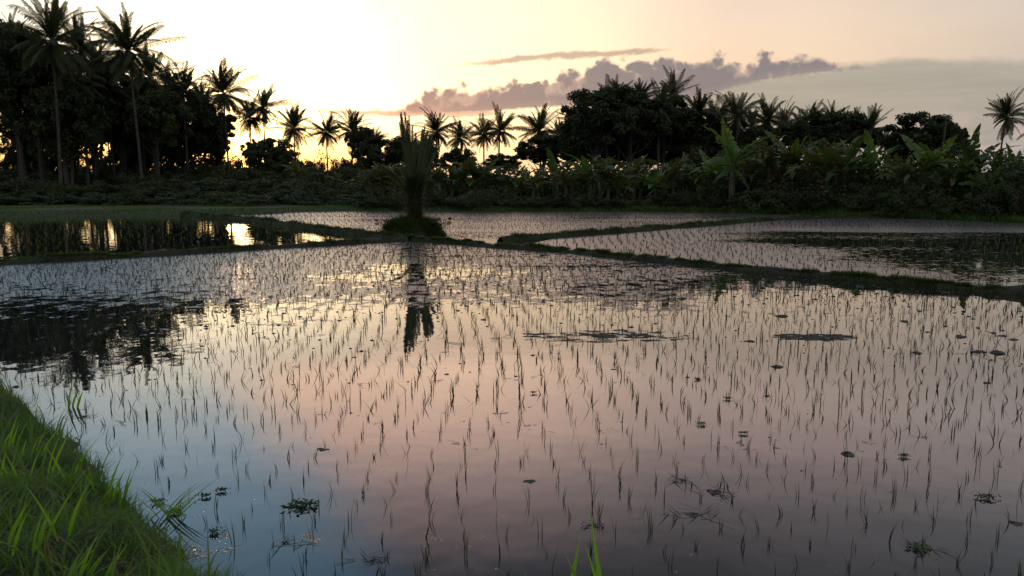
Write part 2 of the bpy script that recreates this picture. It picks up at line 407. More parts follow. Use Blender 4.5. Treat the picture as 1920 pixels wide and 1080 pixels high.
# ------------------------------------------------------------------ plan of the paddies
NE = [(-40, 22), (-14, 12.0)] + [tuple(G(x, y, .12)[:2]) for x, y in
      [(0,722),(60,755),(130,798),(200,866),(255,925),(310,985),(380,1020),(440,1052),(500,1085)]] + [(-.9, 2.75), (0, 2.45), (1.5, 2.3), (6, 2.3), (40, 2.3)]
NE = np.array(sorted(NE)); near_edge = lambda x: np.interp(x, NE[:, 0], NE[:, 1])+.05*np.sin(x*6.1)+.035*np.sin(x*14.7+1)+.02*np.sin(x*31)
FE = [(-120, 33), tuple(G(0, 411)[:2])]+[tuple(G(x, y)[:2]) for x, y in [(200,407),(470,405),(560,399),(700,397),(960,397),(1330,398),(1600,408),(1760,413),(1920,420)]]+[(40, 26), (120, 14)]
FE = np.array(sorted(FE)); far_edge = lambda x: np.interp(x, FE[:, 0], FE[:, 1])
J = G(770, 452)                                     # bund junction by the palm
bund_left = [(-30, 13.5), tuple(G(-120, 503)[:2])]+[tuple(G(x, y)[:2]) for x, y in [(0,496),(150,488),(300,479),(450,470),(600,461),(690,455)]]+[tuple(J[:2])]
bund_right = [tuple(J[:2])]+[tuple(G(x, y)[:2]) for x, y in [(870,458),(960,466),(1080,475),(1200,488),(1350,503),(1500,517),(1700,535),(1920,553)]]+[(12, 9.0), (30, 5)]
bund_mid_left = [tuple(J[:2])]+[tuple(G(x, y)[:2]) for x, y in [(700,444),(640,438),(560,427),(480,416),(420,411)]]+[(-15.5, 37)]
bund_mid_right = [tuple(G(940, 455)[:2])]+[tuple(G(x, y)[:2]) for x, y in [(1050,446),(1180,436),(1330,424),(1450,414),(1600,409.5)]]+[tuple(G(1680, 408)[:2])]

def poly_water(name, pts, z, m, label=None):
    mb = MB(); v = [(p[0], p[1], z) for p in pts]
    me = bpy.data.meshes.new(name); me.from_pydata(v, [], [list(range(len(v)))]); me.materials.append(m)
    o = bpy.data.objects.new(name, me); C.objects.link(o); tag(o, kind='structure'); return o
# single ground sheet out to the horizon
def ground():
    gx = np.concatenate([[-3000,-1200,-500,-250,-160], np.arange(-120, 121, 1.5), [160,250,500,1200,3000]])
    gy = np.concatenate([[-3000,-800,-200,-60], np.arange(-25, 100, 1.0), [110,130,160,220,400,900,1800,3000]])
    X, Y = np.meshgrid(gx, gy); d = Y-far_edge(X)
    Z = -.22+.42*np.clip((d+.3)/1.6, 0, 1)
    Z = Z+np.where(d > 2, .05*np.sin(X*.9)*np.cos(Y*.7), 0)
    n, k = X.shape; i = np.arange(n-1)[:, None]*k+np.arange(k-1)[None]; i = i.ravel()
    mb = MB(); mb.add(np.stack([X, Y, Z], 2).reshape(-1, 3), np.stack([i, i+1, i+k+1, i+k], 1))
    return tag(mb.obj('ground', M['earth'], smooth=True), kind='structure')
ground()
# water sheets; neighbours meet under the bunds
br = bund_right
poly_water('water', [(-45, 1.0), (45, 1.0), (45, 3.0)]+[tuple(p) for p in br[::-1]]+[tuple(p) for p in bund_left[::-1][1:]]+[(-45, 11)], 0.0, M['water_main'])
far = [p for p in FE.tolist()]
def far_pts(x0, x1): return [(x, far_edge(x)+1.0) for x in np.linspace(x0, x1, 24)]
xm = bund_mid_right[-1][0]
poly_water('water', [tuple(J[:2])]+[p for p in br[1:3]]+[p for p in bund_mid_right]+[(xm, far_edge(xm)+1)]+far_pts(bund_mid_left[-1][0], xm)[::-1]+bund_mid_left[::-1][0:-1], 0.012, M['water_mid'])
poly_water('water', [p for p in br[2:]]+[(60, 4), (60, far_edge(60)+1)]+far_pts(xm, 60)[::-1]+bund_mid_right[::-1][0:-1], 0.02, M['water_right'])
poly_water('water', bund_left+bund_mid_left[1:]+far_pts(-80, bund_mid_left[-1][0])[::-1]+[(-80, 10)], 0.016, M['water_left'])

def bank_h(x, y):
    d = (near_edge(x)-y)*.72
    return np.interp(d, [-.4, -.02, .06, .2, .5, 1.2, 4], [-.22, -.05, .05, .15, .24, .30, .32])+np.where(d > 0, 1, 0)*(.05*np.sin(x*3.1+y*2.3)*np.sin(y*1.7-x)+.035*np.sin(x*7.3-y*5.1)+.02*np.sin(x*13.3+y*11.1))
def near_bank():
    gx = np.concatenate([np.arange(-45, -8, 1.0), np.arange(-8, 3, .08), np.arange(3, 45, 1.0)])
    gy = np.concatenate([np.arange(-25, 0, 1.5), np.arange(0, 8.5, .08), np.arange(8.5, 25, .5)])
    X, Y = np.meshgrid(gx, gy); Z = bank_h(X, Y)
    n, k = X.shape; i = (np.arange(n-1)[:, None]*k+np.arange(k-1)[None]).ravel()
    mb = MB(); mb.add(np.stack([X, Y, Z], 2).reshape(-1, 3), np.stack([i, i+1, i+k+1, i+k], 1))
    return tag(mb.obj('bank', M['earth'], smooth=True), kind='structure')
near_bank()

def resample(pts, step):
    P = np.asarray(pts, float); s = np.concatenate([[0], np.cumsum(np.linalg.norm(np.diff(P, axis=0), axis=1))])
    t = np.arange(0, s[-1], step)
    return np.stack([np.interp(t, s, P[:, 0]), np.interp(t, s, P[:, 1])], 1)
GR = []   # grass roots on the bunds
def bund(pts, w, h, density, gh, seedz=0.0):
    P = resample(pts, .25); n = len(P)
    P = P+np.stack([np.sin(np.arange(n)*.23+seedz)*.05, np.sin(np.arange(n)*.31+seedz)*.05], 1)
    T = np.gradient(P, axis=0); T /= np.linalg.norm(T, axis=1)[:, None]; N = np.stack([-T[:, 1], T[:, 0]], 1)
    prof = np.array([(-1, -.18), (-.72, .05), (-.5, .75), (-.2, 1), (.2, 1), (.5, .75), (.72, .05), (1, -.18)])
    ww = w*(1+.18*np.sin(np.arange(n)*.41+seedz)+rng.normal(0, .04, n)); hh = h*(1+.2*np.sin(np.arange(n)*.57+seedz*2)*np.sin(np.arange(n)*.13)+rng.normal(0, .13, n))
    V = []
    for a, z in prof:
        jj = rng.normal(0, .015, n)
        zz = np.where(z > 0, z*hh, z)+jj
        V.append(np.concatenate([P+N*(a*ww*.5)[:, None], zz[:, None]], 1))
    V = np.stack(V, 1); k = len(prof); i = (np.arange(n-1)[:, None]*k+np.arange(k-1)[None]).ravel()
    mb = MB(); mb.add(V.reshape(-1, 3), np.stack([i, i+1, i+k+1, i+k], 1))
    tag(mb.obj('earth_bund', M['earth'], smooth=True), kind='structure')
    L = n*.25; m = int(L*density); t = rng.uniform(0, n-1.01, m); i0 = t.astype(int); fr = (t-i0)[:, None]
    c = P[i0]*(1-fr)+P[i0+1]*fr; a = rng.normal(0, .42, m).clip(-.85, .85)
    z = np.interp(np.abs(a), [0, .2, .5, .72, 1], [1, 1, .75, .05, 0])*hh[i0]-.02
    pos = np.concatenate([c+N[i0]*(a*ww[i0]*.5)[:, None], z[:, None]], 1)
    keep = 1-.5*(np.sin(c[:, 0]*1.3)*np.cos(c[:, 1]*1.7) > .55)
    GR.append((pos, rng.uniform(.4, 1.3, m)*gh*keep*(.65+.8*rng.random(n)[i0]), np.sign(a)*0+np.arctan2(N[i0, 1]*a, N[i0, 0]*a)))
bund(bund_left, .38, .11, 1300, .07, 1.0)
bund(bund_right, .34, .10, 1700, .08, 2.0)
bund(bund_mid_left, .42, .15, 900, .11, 3.0)
bund(bund_mid_right, .42, .14, 800, .11, 4.0)
mbg = MB()
for pos, hh, az in GR:
    mbg.merge(blades(pos, hh, .012, az+rng.normal(0, .8, len(az)), rng.uniform(.1, .9, len(az)), .9, 2))
tag(mbg.obj('bund_grass', M['bundgrass']), 'short dark grass growing along the narrow earth bunds between the paddies', 'grass', kind='stuff')

# ------------------------------------------------------------------ near bank grass
def bank_grass():
    N = 170000; x = rng.uniform(-6.5, .2, N); y = rng.uniform(.8, 8.2, N); d = near_edge(x)-y
    k = (d > -.05) & (d < 3.2); x, y, d = x[k], y[k], d[k]
    pos = np.stack([x, y, bank_h(x, y)-.01], 1); n = len(x)
    clump = .5+.5*np.sin(x*5.1+np.sin(y*4.0)*1.7)*np.sin(y*4.7+x*1.9)
    hh = rng.uniform(.05, .13, n)*(.7+.8*clump)
    mb = blades(pos, hh, rng.uniform(.003, .006, n), rng.uniform(0, 2*math.pi, n), rng.uniform(.1, 1.2, n), 1.0, 3)
    # longer arching blades, denser away from the edge
    N = 30000; x = rng.uniform(-6.5, -.1, N); y = rng.uniform(1.0, 7.8, N); d = near_edge(x)-y
    k = (d > .0) & (d < 3.4) & (np.sin(x*2.3+1.3*np.sin(y*2.1))*np.sin(y*2.9)+rng.normal(0, .4, N) > -.1); x, y = x[k], y[k]; n = len(x)
    pos = np.stack([x, y, bank_h(x, y)-.01], 1)
    mb.merge(blades(pos, rng.uniform(.08, .26, n), rng.uniform(.003, .006, n), rng.uniform(0, 2*math.pi, n), rng.uniform(.2, 1.2, n), 1.2, 4))
    N = 9000; x = rng.uniform(-6.5, -.3, N); y = rng.uniform(1.2, 7.6, N); d = near_edge(x)-y
    k = (d > .12+rng.exponential(.12, N)) & (d < 3.5) & (np.sin(x*3.7+1)*np.sin(y*3.1)+rng.normal(0, .5, N) > -.1); x, y = x[k], y[k]; n = len(x)
    pos = np.stack([x, y, bank_h(x, y)-.01], 1)
    mb.merge(blades(pos, rng.uniform(.14, .36, n), rng.uniform(.006, .014, n), rng.uniform(0, 2*math.pi, n), rng.uniform(.05, .6, n), .9, 5))
    tag(mb.obj('bank_grass', M['grass']), 'dense green grass covering the near bank at lower left', 'grass', kind='stuff')
    # rest of the bank, out of frame
    N = 16000; x = rng.uniform(-14, 14, N); y = rng.uniform(-3, 12, N); d = near_edge(x)-y
    k = (d > .05) & ((x < -5) | (x > -.5) | (y < 1.5)); x, y = x[k], y[k]; n = len(x)
    pos = np.stack([x, y, bank_h(x, y)-.01], 1)
    mb = blades(pos, rng.uniform(.08, .2, n), .010, rng.uniform(0, 6.28, n), rng.uniform(.1, .9, n), .9, 3)
    tag(mb.obj('bank_grass', M['grass']), 'green grass on the bank beyond the left edge of the near field', 'grass', kind='stuff')
bank_grass()

def tuft(px, py, Y, nb, hmax, label, spread=.06, leanx=0.0, w=.014):
    """tall grass tuft whose tip reaches pixel (px,py) at distance Y"""
    tip = A(px, py, Y); z0 = bank_h(tip[0], Y) if near_edge(tip[0]) > Y else 0.0
    hmax = hmax or (tip[2]-z0)*1.04
    n = nb; pos = np.stack([rng.normal(0, spread, n), rng.normal(0, spread*.5, n), np.zeros(n)], 1)
    hh = rng.uniform(.55, 1, n)*hmax; hh[0] = hmax; pos[0, :2] = 0
    az = rng.uniform(0, 6.28, n) if leanx == 0 else np.where(rng.random(n) < .75, 0 if leanx > 0 else math.pi, math.pi)+rng.normal(0, .3, n)
    ln = rng.uniform(.05, .35, n)+abs(leanx); ln[0] = .04+abs(leanx)
    mb = blades(pos, hh, rng.uniform(.7, 1.1, n)*w, az, ln, .35, 7, face=0.0)
    o = mb.obj('tall_grass', M['tall'], loc=(tip[0]-leanx*hmax, Y, z0-.01))
    return tag(o, label, 'grass tuft', 'tall grass tufts on the near bank')
tuft(1150, 962, 2.12, 6, None, 'bright green grass blades rising highest at the bottom edge right of centre', .035, w=.05)
tuft(1050, 1015, 2.15, 4, None, 'short pair of broad green blades poking up at the bottom edge near the centre', .03, w=.05)
tuft(905, 1005, 2.2, 2, None, 'single thin dark grass blade leaning left at bottom centre', .02, -.12, w=.010)
tuft(1180, 1058, 2.15, 4, None, 'low green blades at the bottom edge just right of the tallest tuft', .03, w=.014)
tuft(1055, 1045, 2.1, 3, None, 'lowest green blades at the bottom edge left of the tall tuft', .02, w=.014)
tuft(128, 705, 6.05, 3, .30, 'upright dark blades on the bank edge against the pale water at far left', .03, .05, w=.02)
tuft(70, 745, 5.7, 5, .22, 'thin grass tuft on the bank rim left of the upright blades', .05, w=.008)
tuft(380, 935, 4.0, 16, .36, 'spray of arching green blades reaching from the bank over the water', .05, .55, w=.010)
tuft(215, 905, 3.8, 9, .34, 'bright broad bladed tuft halfway down the near bank', .08, .15, w=.016)
tuft(95, 850, 3.9, 10, .34, 'bright upright tuft near the left edge of the bank', .10, .1, w=.016)
tuft(40, 960, 3.0, 12, .30, 'large bright tuft in the lower left corner of the bank', .12, .08, w=.018)
tuft(160, 985, 2.9, 9, .26, 'bright tuft at the bottom of the bank right of the corner tuft', .10, .2, w=.014)
tuft(20, 800, 4.4, 10, .30, 'bright tuft at the left frame edge high on the bank', .10, .1, w=.014)

# ------------------------------------------------------------------ rice seedlings
def seedling_mb(nb, h, w, seg=3):
    n = nb; pos = np.zeros((n, 3)); pos[:, :2] = rng.normal(0, .006, (n, 2)); pos[:, 2] = -.02
    az0 = rng.uniform(0, 6.28)
    return blades(pos, rng.uniform(.55, 1, n)*h, w, az0+rng.normal(0, .9, n), rng.uniform(.0, .30, n), rng.uniform(-.2, .8), seg)
def grid_pts(x0, x1, y0, y1, sx, sy, ang=0.0, jit=.25):
    cx, cy = (x0+x1)/2, (y0+y1)/2; L = max(x1-x0, y1-y0)*.75
    a, b_ = np.meshgrid(np.arange(-L, L, sx), np.arange(-L, L, sy)); a = a.ravel(); b_ = b_.ravel()
    a = a+rng.normal(0, sx*jit, len(a)); b_ = b_+rng.normal(0, sy*jit, len(b_))
    a = a+.10*np.sin(b_*.8); c, s = math.cos(ang), math.sin(ang)
    x = cx+a*c-b_*s; y = cy+a*s+b_*c
    k = (x > x0) & (x < x1) & (y > y0) & (y < y1); return x[k], y[k]
def interp_line(pts, x): P = np.array(sorted(pts)); return np.interp(x, P[:, 0], P[:, 1])
def in_view(x, y, z=0, m=.02):
    zc = y*math.cos(PITCH)+(H-z)*math.sin(PITCH); yc = (H-z)*math.cos(PITCH)-y*math.sin(PITCH)
    u = x/zc*F; v = yc/zc*F
    return (zc > 0) & (np.abs(u) < 960*(1+m)) & (np.abs(v) < 540*(1+m))
far_bund = lambda x: np.where(x < J[0], interp_line(bund_left, x), interp_line(bund_right, x))
x, y = grid_pts(-22, 17, 2.2, 26, .19, .20, ang=.06, jit=.09)
k = (y > near_edge(x)+.18) & (y < far_bund(x)-.5) & (rng.random(len(x)) > .07); x, y = x[k], y[k]
dist = np.hypot(x, y); vis = in_view(x, y); order = np.argsort(np.where(vis, dist, 1e6)); near_i = order[:300]; rest = order[300:]
protos = []
for i in range(24):
    protos.append(seedling_mb(rng.integers(2, 5), rng.uniform(.11, .18), .0046, 5).mesh('rice_seedling', M['rice']))
for q, i in enumerate(near_i):
    o = bpy.data.objects.new('rice_seedling', protos[q % 24]); C.objects.link(o)
    o.location = (x[i], y[i], 0); o.rotation_euler = (0, 0, rng.uniform(0, 6.28)); s = rng.uniform(.75, 1.15); o.scale = (s, s, s)
    tag(o, 'thin dark rice seedling standing in the still water of the near paddy', 'rice seedling', 'rice seedlings planted in the near paddy')
def scatter_rice(x, y, z, nb, h, w, seg=2, name='rice_seedlings', m='rice', label=''):
    n = len(x); X = np.repeat(x, nb)+rng.normal(0, .010, n*nb); Y = np.repeat(y, nb)+rng.normal(0, .010, n*nb)
    az = np.repeat(rng.uniform(0, 6.28, n), nb)+rng.normal(0, .9, n*nb)
    ln = np.repeat(rng.normal(.1, .22, n), nb)+rng.normal(0, .2, n*nb)
    hh = np.repeat(rng.uniform(.6, 1.1, n), nb)*rng.uniform(.6, 1, n*nb)*h
    mb = blades(np.stack([X, Y, np.full(n*nb, z-.02)], 1), hh, w, az, ln, rng.uniform(0, .9, n*nb)[0]+.4, seg)
    return tag(mb.obj(name, M[m]), label, 'rice seedlings', kind='stuff')
xr, yr = x[rest], y[rest]; nr = np.hypot(xr, yr) < 12
jx = rng.permutation(np.where(~nr)[0])[:len(np.where(~nr)[0])//3]; scatter_rice(np.concatenate([xr[~nr], xr[jx]+.1]), np.concatenate([yr[~nr], yr[jx]+.1]), 0, 3, .18, .0095, 3, label='rows of thin rice seedlings in the far half of the near paddy')
scatter_rice(xr[nr], yr[nr], 0, 3, .18, .0075, 3, label='rows of thin rice seedlings filling the near paddy beyond the front plants')
# mid paddy
x2, y2 = grid_pts(-22, 22, 17, 50, .26, .32, ang=.35, jit=.10)
mr = interp_line(bund_mid_right, x2); ml = interp_line(bund_mid_left+[(-30, 45)], x2)
k = (y2 < far_edge(x2)-.3) & (y2 > np.where(x2 > bund_mid_right[0][0], mr, np.where(x2 < J[0], ml, J[1]))+.6); 
scatter_rice(x2[k], y2[k], .012, 2, .15, .019, 2, label='fine rows of young rice in the middle paddy behind the lone palm')
# right paddy
x3, y3 = grid_pts(0, 34, 6, 40, .25, .25, ang=-.1, jit=.14)
k = (y3 < np.minimum(far_edge(x3), np.where(x3 < xm, interp_line(bund_mid_right, x3), 99))-.5) & (y3 > interp_line(bund_right, x3)+.5) & (x3 > bund_mid_right[0][0]) & (rng.random(len(x3)) < .9)
gx = k & (x3 > 8+rng.normal(0, 1.2, len(x3))) & (y3 < 28)
k = k & ~(gx & (rng.random(len(x3)) < .45)); gx = gx & k
scatter_rice(x3[k & ~gx], y3[k & ~gx], .02, 2, .17, .018, 2, label='young rice standing in the right hand paddy nearer the palm')
scatter_rice(x3[gx], y3[gx], .02, 2, .14, .009, 2, name='rice_seedlings', m='rice_green', label='greener taller rice in the right hand paddy by the banana grove')
# left pond
x4, y4 = grid_pts(-40, -2, 11, 40, .34, .34, ang=.2, jit=.2)
k = (y4 > interp_line(bund_left, x4)+.5) & (y4 < far_edge(x4)-.4) & np.where(x4 > bund_mid_left[-1][0], y4 < interp_line(bund_mid_left, x4)-.6, True) & (rng.random(len(x4)) < .92)
scatter_rice(x4[k], y4[k], .016, 3, .12, .009, 2, m='rice_green', label='green rice shoots growing in the left paddy that mirrors the yellow sunset')

# floating flecks of debris in the main paddy
def flecks():
    N = 26000; x = rng.uniform(-14, 12, N); y = 3.0+rng.beta(2.4, 1.5, N)*18
    cl = np.sin(x*.9+np.sin(y*.8)*2)*np.sin(y*1.3+x*.3)+rng.normal(0, .7, N)
    k = (y > near_edge(x)+.1) & (y < far_bund(x)-.4) & (cl > .25-(y-8)*.02) & (rng.random(N) < np.interp(y, [3, 6.5, 9, 12, 20], [.05, .22, .6, 1, 1])); x, y = x[k], y[k]; n = len(x)
    r = rng.exponential(.009, n).clip(.003, .028); a0 = rng.uniform(0, 6.28, n); V = []
    for j in range(5):
        a = a0+j*1.2566; rr = r*rng.uniform(.5, 1.2, n); V.append(np.stack([x+np.cos(a)*rr*1.6, y+np.sin(a)*rr, np.full(n, .001)], 1))
    V.append(np.stack([x, y, .003+r*.45], 1)); V = np.stack(V, 1); b0 = np.arange(n)[:, None]*6
    f = np.concatenate([b0+np.array([[j, (j+1) % 5, 5]]) for j in range(5)])
    mb = MB(); mb.add(V.reshape(-1, 3), None, f)
    tag(mb.obj('floating_debris', M['mud']), 'small dark flecks of mud and straw floating on the near paddy water', 'floating debris', kind='stuff')
flecks()

# ------------------------------------------------------------------ small floating things
def weed_mb(r, n=22):
    mb = MB(); a = rng.uniform(0, 6.28, 40)      # a thin mat holds the leaves together
    mb.merge(clod_mb(r*.9, .05))
    for i in range(n):
        a = rng.uniform(0, 6.28); l = r*rng.uniform(.2, .55); w = l*.55; e = rng.uniform(.05, .75)
        c = np.array([rng.normal(0, r*.55), rng.normal(0, r*.4), .004+rng.uniform(0, .01)])
        u = np.array([math.cos(a)*math.cos(e), math.sin(a)*math.cos(e), math.sin(e)]); s = np.array([-math.sin(a), math.cos(a), 0])
        V = [c, c+u*l*.45+s*w*.5+[0,0,.006], c+u*l*.85+s*w*.3, c+u*l, c+u*l*.85-s*w*.3, c+u*l*.45-s*w*.5+[0,0,.006], c+u*l*.5]
        mb.add(V, [(0, 1, 6, 5)], [(1, 2, 6), (2, 3, 6), (3, 4, 6), (4, 5, 6)])
    return mb
def clod_mb(r, flat=.42):
    nu, nv = 12, 6; V = []
    ph = rng.uniform(0, 6, 4)
    for j in range(nv):
        t = j/(nv-1)*math.pi/2
        for i in range(nu):
            a = i/nu*2*math.pi; q = r*(1+.25*math.sin(2*a+ph[0])+.18*math.sin(3*a+ph[1])+.1*math.sin(5*a+ph[2]))*math.cos(t)**.7
            V.append((q*math.cos(a)*1.35, q*math.sin(a), r*flat*math.sin(t)*(1+.3*math.sin(3*a+j+ph[3]))-.006))
    V = np.array(V)+rng.normal(0, r*.09, (len(V), 3)); f = []
    for j in range(nv-1):
        for i in range(nu): f.append((j*nu+i, j*nu+(i+1) % nu, (j+1)*nu+(i+1) % nu, (j+1)*nu+i))
    mb = MB(); mb.add(V, f); return mb
def straw_mb(L, n=14):
    mb = MB(); pos = np.stack([rng.normal(0, L*.35, n), rng.normal(0, L*.12, n), rng.uniform(.002, .012, n)], 1)
    mb.merge(blades(pos, rng.uniform(.3, .9, n)*L, .007, rng.uniform(0, 6.28, n), rng.uniform(1.35, 1.6, n), .0, 3))
    mb.merge(clod_mb(L*.16, .3), t=(0, 0, 0)); return mb
W = 'clumps of water weed floating on the near paddy'; K_ = 'mud clods rising from the near paddy'; S_ = 'straw litter floating on the near paddy'
weeds = [(565,950,.13,'largest green water weed clump floating near the foot of the bank'),(415,922,.055,'small weed rosette beside the grass spray at the bank'),
 (385,932,.05,'small green weed closest to the arching grass spray'),(1364,749,.045,'round green weed floating alone right of centre'),
 (1316,797,.055,'leafy green weed with a trailing stem right of centre'),(1395,814,.045,'dark green weed just below and right of the leafy one'),
 (1307,712,.04,'flat weed left of the round one right of centre'),(1000,738,.035,'tiny weed pair floating near the middle of the water'),
 (295,943,.06,'leafy weed lying against the bank rim'),(330,962,.055,'weed trailing from the bank just above the bottom left corner'),(405,1000,.06,'weed mat below the arching grass spray'),
 (1695,857,.05,'small leafy weed right of the pointed leaf lump'),(1850,935,.07,'dark branching weed near the lower right edge'),(1725,1030,.07,'dark weed at the bottom right')]
for px, py, r, lab in weeds:
    p = G(px, py); tag(weed_mb(r*.62, 60).obj('water_weed', M['weed'], loc=(p[0], p[1], 0)), lab, 'water weed', W)
clods = [(1458,688,.075,'pale rounded clod of mud standing alone right of centre'),(605,843,.055,'low flat clod in the pink water left of centre'),(993,903,.055,'wet clod in the lower middle of the paddy'),
 (490,713,.04,'small dark clod in the pink water near the blue edge'),(337,638,.05,'dark clod at the edge of the dark tree reflection'),(1590,852,.075,'dark pointed lump by the lower right of the water'),(1405,640,.07,'flat dark clod beyond the pale one'),
 (1465,593,.10,'long dark clod in the bright water far right of centre'),(1127,833,.03,'tiny clod low in the middle'),(765,716,.035,'tiny dark clod below the reflected palm'),(1150,693,.04,'small clod right of the reflected palm'),
 (1262,637,.055,'small clod at the right of the mud patch'),(1588,632,.06,'dark round clod in the bright water to the right'),(1738,623,.05,'small clod left of the dark straw line on the right'),(1802,632,.10,'dark clod at the start of the right hand straw line'),
 (1900,637,.07,'clod at the right frame edge'),(1870,662,.11,'larger dark clod below the straw line at right'),(1850,718,.055,'lone flat clod near the right edge'),(838,702,.045,'tiny clod right of the reflected palm tip'),(665,670,.04,'tiny clod left of the reflected palm tip'),
 (1280,560,.09,'dark clod near the right bund reflection'),(1696,603,.08,'small clod near the far right bund'),(1905,982,.05,'mud clod in the lower right corner'),(1310,712,.045,'flat clod beside the leftmost weed right of centre')]
for px, py, r, lab in clods:
    p = G(px, py); tag(clod_mb(r*.52).obj('mud_clod', M['mud'], smooth=True, loc=(p[0], p[1], 0)), lab, 'mud clod', K_)
straws = [(1340,922,.30,'pile of broken straw in the water at lower right of centre'),(1300,965,.26,'scattered straw below the broken straw pile'),(155,782,.20,'dark straw raft against the near bank at left'),(1720,662,.34,'thin line of straw in the water right'),
 (1835,660,.40,'longest dark straw raft near the right edge'),(1880,630,.36,'straw raft touching the right edge'),(1280,900,.2,'few straws above the broken straw pile'),(1720,1030,.2,'dark straw at the bottom right'),(700,1052,.18,'dark twiggy litter at the bottom left of centre'),(540,1020,.16,'short straws near the foot of the bank'),(1105,985,.14,'straw scrap at lower centre')]
for px, py, L, lab in straws:
    p = G(px, py); tag(straw_mb(L*.8).obj('straw_litter', M['mud'], loc=(p[0], p[1], 0)), lab, 'straw litter', S_)
# low mud patches just breaking the surface
for px, py, rx, ry, lab in [(1140,630,1.0,.35,'long flat mud patch just breaking the surface right of the reflected palm'),(1525,632,.45,.18,'smaller flat mud patch in the bright water on the right')]:
    p = G(px, py); mb = MB()
    for q in range(150):
        a_ = rng.uniform(0, 6.28); r_ = rng.random()**.6
        mb.merge(clod_mb(rng.uniform(.012, .06), .12), np.diag([1.5, .7, .6]), (rx*r_*math.cos(a_), ry*r_*math.sin(a_), .001))
    tag(mb.obj('mud_patch', M['mud'], loc=(p[0], p[1], 0)), lab, kind='stuff')

# ------------------------------------------------------------------ palms
def frond(mb, L, e0, droop, az, nl=30, wl=.055, ll=.22, base=(0,0,0), hang=.5, twist=0.0):
    n = 12; t = np.linspace(0, 1, n); ang = e0-droop*t**1.4; ds = L/(n-1)
    d = np.stack([np.cos(ang), np.zeros(n), np.sin(ang)], 1); P = np.concatenate([[[0, 0, 0]], np.cumsum(d[:-1]*ds, 0)])
    V = []; f4 = []; f3 = []
    tt = np.linspace(.10, .99, nl); Px = np.stack([np.interp(tt, t, P[:, i]) for i in range(3)], 1); Dx = np.stack([np.interp(tt, t, d[:, i]) for i in range(3)], 1)
    nrm = np.stack([-Dx[:, 2], np.zeros(nl), Dx[:, 0]], 1)
    sub = MB()
    for s in (-1, 1):
        ln = L*ll*(np.sin(math.pi*(.18+.72*tt))**.8)*rng.uniform(.8, 1.1, nl)
        h_ = hang+rng.normal(0, .15, nl)
        u = Dx*(.55+.5*tt)[:, None]+np.array([0, s, 0])*.9+nrm*(.25-h_*.35)[:, None]; u /= np.linalg.norm(u, axis=1)[:, None]
        mid = Px+u*(ln*.5)[:, None]; tip = mid+u*(ln*.42)[:, None]+np.array([0, 0, -1.])*(ln*h_*.55)[:, None]
        w = Dx*wl*.5
        Vv = np.stack([Px-w*.7, Px+w*.7, mid-w, mid+w, tip], 1).reshape(-1, 3); b0 = np.arange(nl)[:, None]*5
        sub.add(Vv, b0+np.array([[0, 1, 3, 2]]), b0+np.array([[2, 3, 4]]))
    tube(sub, P, np.linspace(.05, .012, n), 4, False)
    ct, st = math.cos(twist), math.sin(twist)
    Rx = np.array([[1, 0, 0], [0, ct, -st], [0, st, ct]])
    mb.merge(sub, rotz(az) @ Rx, base)
def palm_crown(seed, L=4.3, n=25, up=.25):
    global rng; old = rng; rng = np.random.default_rng(seed)
    mb = MB(); ga = 2.399; fav = rng.uniform(0, 6.28)
    for i in range(n):
        q = i/(n-1)                       # 0 = youngest / upright
        az = i*ga+rng.normal(0, .35)
        e0 = R(86)-R(128)*q**1.0+rng.normal(0, .16)
        ln = L*rng.uniform(.66, 1.08)*(.72+.3*math.sin(math.pi*min(1, q+.1)))*(1+.12*math.cos(az-fav))
        frond(mb, ln, e0, R(20)+R(70)*rng.random()*(.4+q), az, 46, .065, .165, (0, 0, rng.normal(0, .08)-.35*q), .45+.6*q, rng.normal(0, .5))
    for i in range(7):                    # dense upright heart
        frond(mb, L*rng.uniform(.45, .72), R(rng.uniform(72, 89)), R(rng.uniform(5, 20)), i*ga, 34, .085, .20, (0, 0, 0), .2, rng.normal(0, .6))
    for i in range(9):                    # old fronds hanging against the trunk
        frond(mb, L*rng.uniform(.45, .75), R(rng.uniform(-70, -35)), R(30), i*ga+.5, 26, .08, .19, (0, 0, -.4), .8, rng.normal(0, .5))
    # spear leaf and fruit cluster
    tube(mb, [(0, 0, 0), (.03, 0, L*.3), (.08, .03, L*.55)], [.06, .045, .01], 5)
    for i in range(12):
        a = i*2.1; c = np.array([math.cos(a)*.32, math.sin(a)*.32, -.35-.15*rng.random()])
        th = np.linspace(0, math.pi, 5); ph = np.arange(6)/6*6.283
        V = np.array([[c[0]+.14*math.sin(t_)*math.cos(p_), c[1]+.14*math.sin(t_)*math.sin(p_), c[2]+.17*math.cos(t_)] for t_ in th for p_ in ph])
        mb.add(V, [(j*6+k_, j*6+(k_+1) % 6, (j+1)*6+(k_+1) % 6, (j+1)*6+k_) for j in range(4) for k_ in range(6)])
    rng = old; return mb.mesh('crown', M['palm'])
crowns = [palm_crown(100+i, 4.5, 34+(i % 3)*3) for i in range(9)]
PG = 'coconut palms behind the paddies'
